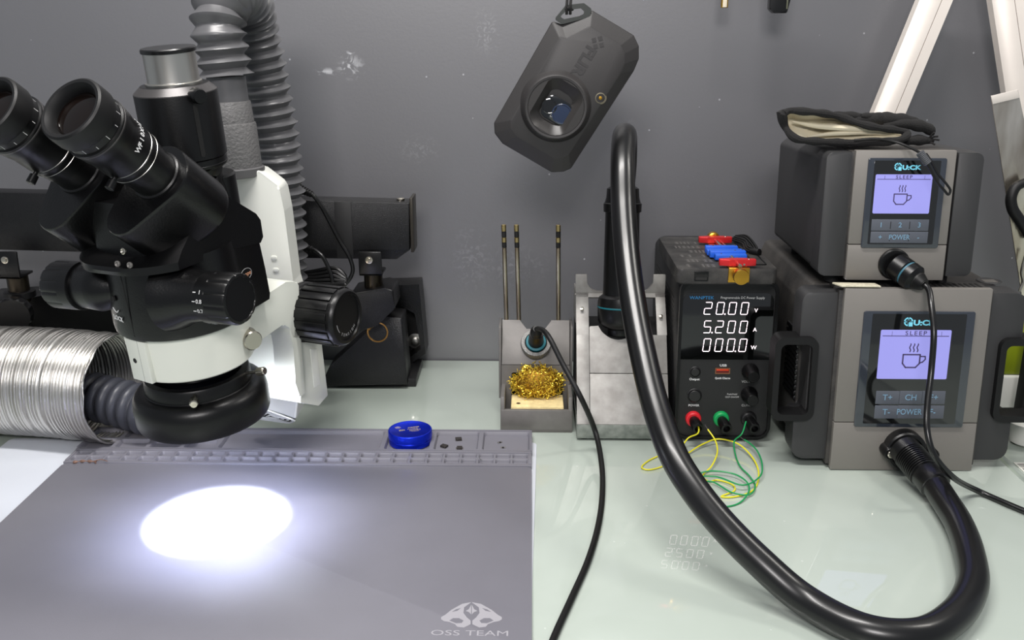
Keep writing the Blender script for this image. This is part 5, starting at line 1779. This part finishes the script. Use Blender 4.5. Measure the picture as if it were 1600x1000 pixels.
# focus knobs
kc = lp(534, 495, 0, .0655)
S_(MB().lathe((.0250, kc.y, kc.z), (1, 0, 0), [(.0150, 0), (.0245, .0005), (.0252, .0015), (.0252, .0065), (.0245, .0075), (.0238, .0080), (.0238, .0085), (.0235, .0420), (.0232, .0440), (.0215, .0460), (.0190, .0462), (.0186, .0448), (0, .0448)], M_black, 120,
             flute=lambda t, h: (1 - .05 * (1 if (t * 20 / (2 * PI)) % 1 < .16 else 0)) if .0084 < h < .041 else 1), 'focus_knob')
mb = MB()
for i in range(18):
    t = 2 * PI * i / 18
    rd = V((0, math.cos(t), math.sin(t)))
    mb.box((0, -.0030, -.0006), (.0315, .0030, .0010), M_black, .0004, M=basis(V((.0340, kc.y, kc.z)) + rd * .0236, (1, 0, 0), rd.cross(V((1, 0, 0))), rd) if V((1, 0, 0)).cross(rd.cross(V((1, 0, 0)))).dot(rd) > 0 else basis(V((.0340, kc.y, kc.z)) + rd * .0236, (1, 0, 0), -rd.cross(V((1, 0, 0))), rd))
S_(mb, 'knob_ribs')
mb = MB()
M = basis(V((.0250 + .0449, kc.y, kc.z)), (0, 1, 0), (0, 0, 1), (1, 0, 0))
for i, ch in enumerate('TENSION'):
    a = math.radians(-128 + i * 13)
    mb.text(ch, .0034, M @ Matrix.Translation((.0145 * math.cos(a), .0145 * math.sin(a), .0001)) @ Matrix.Rotation(a + PI / 2, 4, 'Z'), M_inkgrey, ext=.00005)
mb.tube([M @ V((.0148 * math.cos(a), .0148 * math.sin(a), .0002)) for a in [math.radians(-175 + i * 6) for i in range(6)]], .0003, M_inkgrey, 5)
S_(mb, 'tension_mark')
S_(MB().lathe((-.0260, kc.y, kc.z), (-1, 0, 0), [(.0245, 0), (.0252, .0015), (.0238, .0085), (.0235, .0420), (.0215, .0450), (0, .0452)], M_black, 60), 'focus_knob')
# knurled locking screw on the holder
q = lp(393, 531, 0, .046)
dn = V((.88, -.42, .0)).normalized()
mb = MB().lathe(V((q.x - .0085, q.y + .004, q.z)), dn, [(.0060, 0), (.0080, .0004), (.0080, .0030), (.0070, .0032), (.0073, .0036), (.0073, .0118), (.0066, .0126), (0, .0126)], M_chrome, 72, flute=lambda t, h: 1 + .03 * math.cos(30 * t) if .0034 < h < .012 else 1)
S_(mb, 'locking_screw')
# boom post that carries the arm, behind
bp_ = MB().box((-.018, kc.y + .008, kc.z - .014), (.020, kc.y + .030, kc.z + .010), M_white, .003)
S_(bp_, 'boom_mount')
bm_ = MB().cyl(SMI @ PT(502, 500, .845), SMI @ PT(512, 510, 1.03), .0115, M_chrome, 32)
S_(bm_, 'boom_bar')

# the ring light's beam
ld = bpy.data.lights.new('ring_light_beam', 'SPOT')
ld.energy = 9.5
ld.color = (.78, .83, 1.0)
ld.spot_size = math.radians(56)
ld.spot_blend = .16
ld.shadow_soft_size = .004
lo_ = bpy.data.objects.new('ring_light_beam', ld)
COL.objects.link(lo_)
aim = PZ(340, 818, .004)
src = SM @ V((0, 0, .0005))
lo_.location = src
lo_.rotation_euler = (aim - src).to_track_quat('-Z', 'Y').to_euler()
gl = bpy.data.lights.new('ring_light_glow', 'SPOT')
gl.energy = 3.0
gl.color = (.70, .75, 1.0)
gl.spot_size = math.radians(120)
gl.spot_blend = 1.0
gl.shadow_soft_size = .03
go = bpy.data.objects.new('ring_light_glow', gl)
COL.objects.link(go)
go.location = SM @ V((0, 0, -.004))
go.rotation_euler = lo_.rotation_euler
lk = bpy.data.lights.new('ring_light_leak', 'POINT')
lk.energy = .15
lk.color = (.86, .90, 1.0)
lk.shadow_soft_size = .004
lko = bpy.data.objects.new('ring_light_leak', lk)
COL.objects.link(lko)
lko.location = SM @ V((.014, .0400, -.0015))
# ------------------------------------------------------------------ fume extractor: nozzle, collar and bellows hose
M_hose = mat('grey_bellows_plastic', (88, 88, 90), .32)
M_coll = mat('grey_leatherette_plastic', (98, 97, 97), .5, bump=.8, bscale=420)
NY = .838
fe = thing('fume_extractor_arm', 'white fume extractor nozzle on a grey corrugated hose behind the microscope', 'fume extractor', PY(430, 650, NY))
def nq(l, y=NY):
    return [(PY(u, v, y).x, PY(u, v, y).z) for u, v in l]
upper_ = nq([(338, 268), (402, 266), (436, 292), (444, 330), (458, 440), (470, 480), (474, 560), (468, 600), (463, 656), (408, 636), (380, 600), (372, 560), (345, 480), (330, 360)])
mb = MB().prism(rpoly(upper_, [.002, .004, .006, .01, .01, .01, .01, .006, .002, .002, .01, .01, .01, .01], 4), front(0, NY + .030, 0), .030, M_abs, .004, 3)
nz = W(mb, 'nozzle', fe)
gA, gB, gC, gD = PY(409, 637, NY + .001), PY(461, 656, NY + .001), PY(384, 651, NY + .030), PY(455, 660, NY + .030)
gm = (gA + gB + gC + gD) / 4
gl_ = [gA, gB, gD, gC]
gn = (gB - gA).cross(gC - gA).normalized()
if gn.z > 0:
    gn = -gn
mb = MB()
mb.loft([[p - gn * .0045 for p in gl_], [p - gn * .0004 for p in gl_]], M_dull)
W(mb, 'inlet', fe)
mb = MB()
for k in (1.0, .74, .50, .26):
    q_ = [gm + (p - gm) * k for p in gl_]
    lp_ = []
    for i in range(4):
        p0, p1, p2 = q_[i - 1], q_[i], q_[(i + 1) % 4]
        for t in (.30, .16, .08):
            lp_.append(p1.lerp(p0, t) + (p1.lerp(p2, .02) - p1))
        for t in (.08, .16, .30):
            lp_.append(p1.lerp(p2, t))
    mb.tube([p + gn * .0004 for p in lp_], .0009 if k < 1 else .0012, M_abs, 6, closed=True)
W(mb, 'inlet_grille', fe)
mb = MB()
for u, v in ((428, 403), (431, 422), (433, 441)):
    p = PY(u, v, NY)
    mb.prism(rpoly([(p.x - .0027, p.z - .0016), (p.x + .0027, p.z - .0016), (p.x + .0030, p.z + .0020), (p.x - .0024, p.z + .0020)], .0015, 4), front(0, NY + .0003, 0), .0012, M_abs, .0004)
for u, v in ((435, 602), (452, 607)):
    p = PY(u, v, NY)
    mb.lathe((p.x, NY, p.z), (0, -1, 0), [(.0020, -.0002), (.0016, .0006), (0, .0008)], M_abs, 16)
W(mb, 'moulded_bumps', fe)
# collar stack
cb_, ct_ = PY(370, 268, NY + .012), PY(352, 112, NY + .012)
dC = (ct_ - cb_).normalized(); CL = (ct_ - cb_).length
px = lambda n: n * .000592           # metres per pixel at this depth
W(MB().lathe(cb_ - dC * .004, dC, [(px(38), 0), (px(41), .001), (px(41.5), .0075), (px(39), .0085)], mat('grey_collar_rim', (92, 91, 92), .4), 56), 'collar_rim', fe)
W(MB().lathe(cb_, dC, [(px(38), .003), (px(36), .041), (px(35), .0425), (px(33.5), .0428), (px(31.5), .0600), (px(30.5), .0612), (px(27), .0615)], M_coll, 56), 'collar', fe)
ns = W(MB().lathe(cb_, dC, [(px(29), .060), (px(28), CL - .004)], M_hose, 56), 'hose_sleeve', fe)
# bellows hose: up, over the top, and down behind
hp = [ct_ - dC * .003, PY(346, 78, NY + .012), PY(341, 45, NY + .012), PY(343, 16, NY + .018), PY(356, -8, NY + .034), PY(374, -10, NY + .062), PY(388, 12, .925), PY(397, 48, .938), PY(407, 95, .945), PY(419, 155, .950), PY(430, 215, .953), PY(438, 280, .956), PY(442, 340, .958), PY(444, 400, .960), PY(445, 450, .960), PY(446, 500, .960)]
PITCH_ = .0112
def bel(s, i, n):
    f = (s / PITCH_) % 1.0
    w_ = abs(2 * f - 1)
    r0, r1 = .0180, .0245
    return r0 + (r1 - r0) * (1 - (1 - w_) ** .75) ** .9
pth = resample(catmull(hp, 14), .0011)
W(MB().tube(pth, bel, M_hose, 56), 'bellows_hose', fe, sharp=50)

# ------------------------------------------------------------------ aluminium duct and the rubber hose inside
M_foil = mat('crinkled_aluminium', (206, 204, 200), .32, 1.0, bump=.15, bscale=500)
random.seed(9)
dp = [V((-.82, .945, .056)), V((-.66, .915, .056)), V((-.56, .900, .056)), V((-.48, .893, .0555)), V((-.4060, .878, .0555))]
jit = [random.uniform(-1, 1) for _ in range(4000)]
def duct_r(off):
    def f(s, i, n):
        ph = (s / .0036) % 1.0
        return .0535 + off + .0012 * math.sin(2 * PI * ph) + .0005 * jit[int(s / .0031) % 4000] + (.0006 if i > n - 6 else 0)
    return f
def crumple(a, s):
    return 1 + .004 * math.sin(3 * a + s * 14) + .001 * math.sin(9 * a + s * 60) + .0015 * math.sin(23 * a + 200 * s) * math.sin(a * 5 + s * 31)
dpts = resample(catmull(dp, 20), .0006)
dm = MB().tube(dpts, duct_r(0), M_foil, 90, caps=False, wob=crumple)
dm.tube(dpts, duct_r(-.0009), M_foil, 90, caps=False, wob=crumple)
# rim closing the two skins
e1 = dpts[-1]; tn = (dpts[-1] - dpts[-2]).normalized()
u_ = V((0, 0, 1)); b_ = tn.cross(u_).normalized(); u_ = b_.cross(tn)
dm.tube([e1 + b_ * (.0536 * math.cos(a)) + u_ * (.0536 * math.sin(a)) + tn * (.0010 * math.sin(9 * a)) for a in [2 * PI * i / 80 for i in range(80)]], lambda s, i, n: .0010 + .0005 * jit[i], M_foil, 6, closed=True)
solo(dm, 'aluminium_duct', (dp[3].x, dp[3].y, 0), 'wide flexible aluminium foil duct lying open at the left', 'duct', sharp=80)
M_bel = mat('black_bellows_rubber', (60, 62, 70), .40)
bp2 = [V((-.470, .905, .0420)), V((-.440, .895, .0400)), V((-.405, .883, .0370)), V((-.372, .872, .0335)), V((-.345, .868, .0325)), V((-.325, .868, .0325))]
def bel2(s, i, n):
    f = (s / .0128) % 1.0
    if s < .030:
        return .0205
    return .0166 + .0080 * math.sin(PI * f) ** .5
solo(MB().tube(resample(catmull(bp2, 12), .0009), bel2, M_bel, 44), 'rubber_bellows_hose', (-.372, .872, .010), 'short black ribbed rubber hose coming out of the aluminium duct', 'hose', sharp=50)

# ------------------------------------------------------------------ long black lamp housing on its two posts
LY = 1.03
def bq(l, y=LY):
    return [(PY(u, v, y).x, PY(u, v, y).z) for u, v in l]
lampo = thing('bar_lamp', 'long black metal box lamp carried on two clamped posts along the wall', 'lamp', (-.174, 1.05, 0))
hp_ = bq([(-40, 300), (640, 317), (640, 391), (620, 405), (465, 403), (0, 390), (-40, 389)])
hous = W(MB().prism(rpoly(hp_, [.001, .001, .001, .001, .001, .001, .001], 2), front(0, LY + .028, 0), .028, M_crinkle, .0012), 'housing', lampo)
e1_, e2_ = bq([(639, 310), (644, 394)])
mb = MB().box((e1_[0] + .0005, LY - .0015, e2_[1]), (e1_[0] + .0040, LY + .0295, e1_[1] + .0005), mat('dark_bronze_cap', (52, 48, 42), .4, .5), .0006)
W(mb, 'end_cap', lampo)
t1, t2 = bq([(522, 312), (553, 405)])
W(MB().box((t1[0], LY - .0012, t2[1] + .001), (t2[0], LY + .0290, t1[1] - .0022), mat('black_tape', (24, 24, 25), .55), .0004), 'tape_band', lampo)
p = PY(626, 311, LY + .014)
W(MB().lathe((p.x, LY + .014, hp_[1][1] + .0005), (0, 0, 1), [(.0045, 0), (.0045, .0018), (.0030, .0026), (0, .0028)], M_chrome, 20), 'top_screw', lampo)
# right post
def post(uc, vt, vm, vb, r, y, full=True):
    a, b, c = PY(uc, vt, y), PY(uc, vm, y), PY(uc, vb, y)
    x = a.x
    W(MB().box((x - .0125, y - .017, b.z), (x + .0125, y - .014, a.z + .010), M_blackmet, .001).box((x - .0125, y - .017, b.z), (x + .0125, y + .012, b.z + .003), M_blackmet, .001), 'bracket', lampo)
    W(MB().lathe((x - .001, y - .017, a.z + .001), (0, -1, 0), [(.0040, 0), (.0040, .0008), (.0026, .0010), (.0026, .0030), (0, .0032)], M_chrome, 18), 'bracket_bolt', lampo)
    W(MB().cyl((x, y, c.z), (x, y, b.z + .001), r, mat('tarnished_brass_post', (58, 52, 44), .28, .9), 28), 'post', lampo)
    return x, c.z
xr_, zr_ = post(582, 402, 425, 452, .0102, 1.018)
blk = bq([(548, 458), (600, 450), (614, 453), (617, 482), (590, 508), (560, 520), (540, 500)], 1.0)
W(MB().prism(rpoly(blk, .003, 3), front(0, 1.046, 0), .046, M_crinkle, .0015), 'sliding_block', lampo)
gus = bq([(500, 604), (637, 601), (628, 497), (604, 495), (575, 518), (515, 572)], 1.022)
hole_c = bq([(590, 519)], 1.022)[0]
W(MB().prism(rpoly(gus, .002, 3), front(0, 1.060, 0), .038, M_crinkle, .0012), 'base_gusset', lampo)
mb = MB().lathe((hole_c[0], 1.0225, hole_c[1]), (0, -1, 0), [(.0120, 0), (.0120, .0008), (.0104, .0008), (.0100, .0002), (0, .0001)], M_brass, 40)
mb.lathe((hole_c[0] + .001, 1.0225, hole_c[1]), (0, -1, 0), [(.0098, .0001), (.0098, .00035), (0, .00035)], mat('brown_bore', (92, 68, 40), .5, .4), 32)
W(mb, 'bushing', lampo)
n_ = 3
bk_o = bq([(600, 446), (655, 444), (665, 552), (610, 590)], 1.085)
bk_i = bq([(612, 470), (648, 490), (658, 545), (618, 575)], 1.085)
W(MB().ring(bk_o, bk_i, front(0, 1.118, 0), .034, M_crinkle), 'rear_bracket', lampo)
W(MB().prism([(x, z) for x, z in bk_i], front(0, 1.118, 0), .004, M_dull), 'rear_plate', lampo)
p = PY(647, 537, 1.10)
W(MB().lathe((p.x, 1.112, p.z), (0, -1, 0), [(.0095, 0), (.0095, .0020), (.0050, .0022), (.0050, .0060), (.0036, .0066), (0, .0066)], M_silver, 24), 'wall_bolt', lampo)
zb = bq([(637, 601)], 1.022)[0][1]
W(MB().box((-.222, 1.030, .0), (-.130, 1.100, max(.004, zb + .004)), M_crinkle, .001), 'foot_plate', lampo)
# left post, its knob and arm
xl_, zl_ = post(22, 402, 430, 470, .0112, 1.018)
W(MB().lathe((xl_, 1.018, zl_ + .004), (0, 0, 1), [(.0112, 0), (.0165, .001), (.0165, .0075), (.0150, .0085), (.0112, .0086)], M_black, 32), 'post_collar', lampo)
p = PY(14, 492, .985)
W(MB().lathe((p.x, 1.005, p.z), (.25, -1, 0), [(.010, 0), (.010, .010), (.0185, .012), (.0190, .014), (.0190, .024), (.0178, .026), (0, .026)], M_black, 60, flute=lambda t, h: 1 + .04 * math.cos(16 * t) if .0125 < h < .0245 else 1), 'clamp_knob', lampo)
p = PY(22, 470, 1.0)
ar = bq([(-40, 470), (45, 466), (100, 455), (500, 452), (500, 545), (190, 545), (-40, 560)], 1.03)
W(MB().prism(rpoly(ar, .004, 3), front(0, 1.085, 0), .055, M_blackmet, .002), 'carrier_beam', lampo)
zz0 = ar[6][1]
W(MB().box((-.560, 1.035, 0), (-.520, 1.080, zz0 + .01), M_blackmet, .002), 'beam_foot', lampo)
W(MB().box((-.300, 1.035, 0), (-.262, 1.080, zz0 + .02), M_blackmet, .002), 'beam_foot', lampo)

# adapter box behind the bellows hose, with two cords
ab = bq([(430, 254), (464, 256), (470, 460), (430, 462)], 1.012)
abx = thing('driver_box', 'upright black control box half hidden behind the corrugated hose', 'control box', (ab[0][0] + .01, 1.02, ab[3][1]))
W(MB().prism(rpoly([(ab[3][0] - .03, ab[3][1]), ab[2], ab[1], (ab[0][0] - .03, ab[0][1])], .004, 4), front(0, 1.026, 0), .020, M_black, .002), 'case', abx)
W(MB().lathe((PY(459, 260, 1.006).x, 1.0065, PY(459, 262, 1.006).z), (0, -1, 0), [(.0030, 0), (.0028, .0010), (0, .0014)], M_ink, 16), 'indicator', abx)
def plugcord(u, v, path, label):
    a = PY(u, v, .996)
    r = thing('plug_cord', label, 'cable', a, None, None)
    mb = MB()
    b = PY(path[0][0], path[0][1], .992)
    d_ = (b - a).normalized(); L_ = (b - a).length
    pf = [(.0052, -.006), (.0052, 0)]
    for i in range(6):
        h = L_ * i / 6
        k = .0050 - .0018 * i / 6
        pf += [(k, h + .0003), (k, h + L_ / 6 * .55), (k * .78, h + L_ / 6 * .65), (k * .78, h + L_ / 6 * .98)]
    W(mb.lathe(a, d_, pf, M_rubber, 18), 'strain_relief', r)
    W(MB().tube([b - d_ * .003] + [PY(x, y, z) for x, y, z in path], .0022, M_gloss, 10, smooth=9), 'cord', r)
plugcord(466, 294, [(488, 304, .992), (502, 322, .994), (516, 348, .996), (532, 378, .997), (547, 404, .997), (551, 424, .997), (541, 442, .994), (520, 450, .990), (480, 455, .986), (450, 452, .986)], 'black cord from the upper plug of the control box, hanging across the lamp housing')
plugcord(466, 384, [(490, 390, .992), (503, 400, .988), (513, 418, .986), (519, 436, .984), (519, 455, .982), (512, 470, .982)], 'black cord from the lower plug of the control box behind the focus knob')
mb = MB()
for i in range(5):
    ph = i * .5
    mb.tube([PY(458 + 4 * i, 430 + 3 * i, 1.000 - i * .004), PY(490, 424 + 5 * i, 1.000 - i * .004), PY(528 - 2 * i, 420 + 6 * i, .998 - i * .004), PY(540, 436 + 2 * i, .996 - i * .004), PY(505, 444 + 3 * i, .992 - i * .003), PY(465, 440 + 4 * i, .992 - i * .003)], .0022, M_gloss, 8, smooth=8, closed=False)
solo(mb, 'cable_bundle', PY(495, 445, .996), 'loops of black cord bundled under the lamp housing', 'cable')
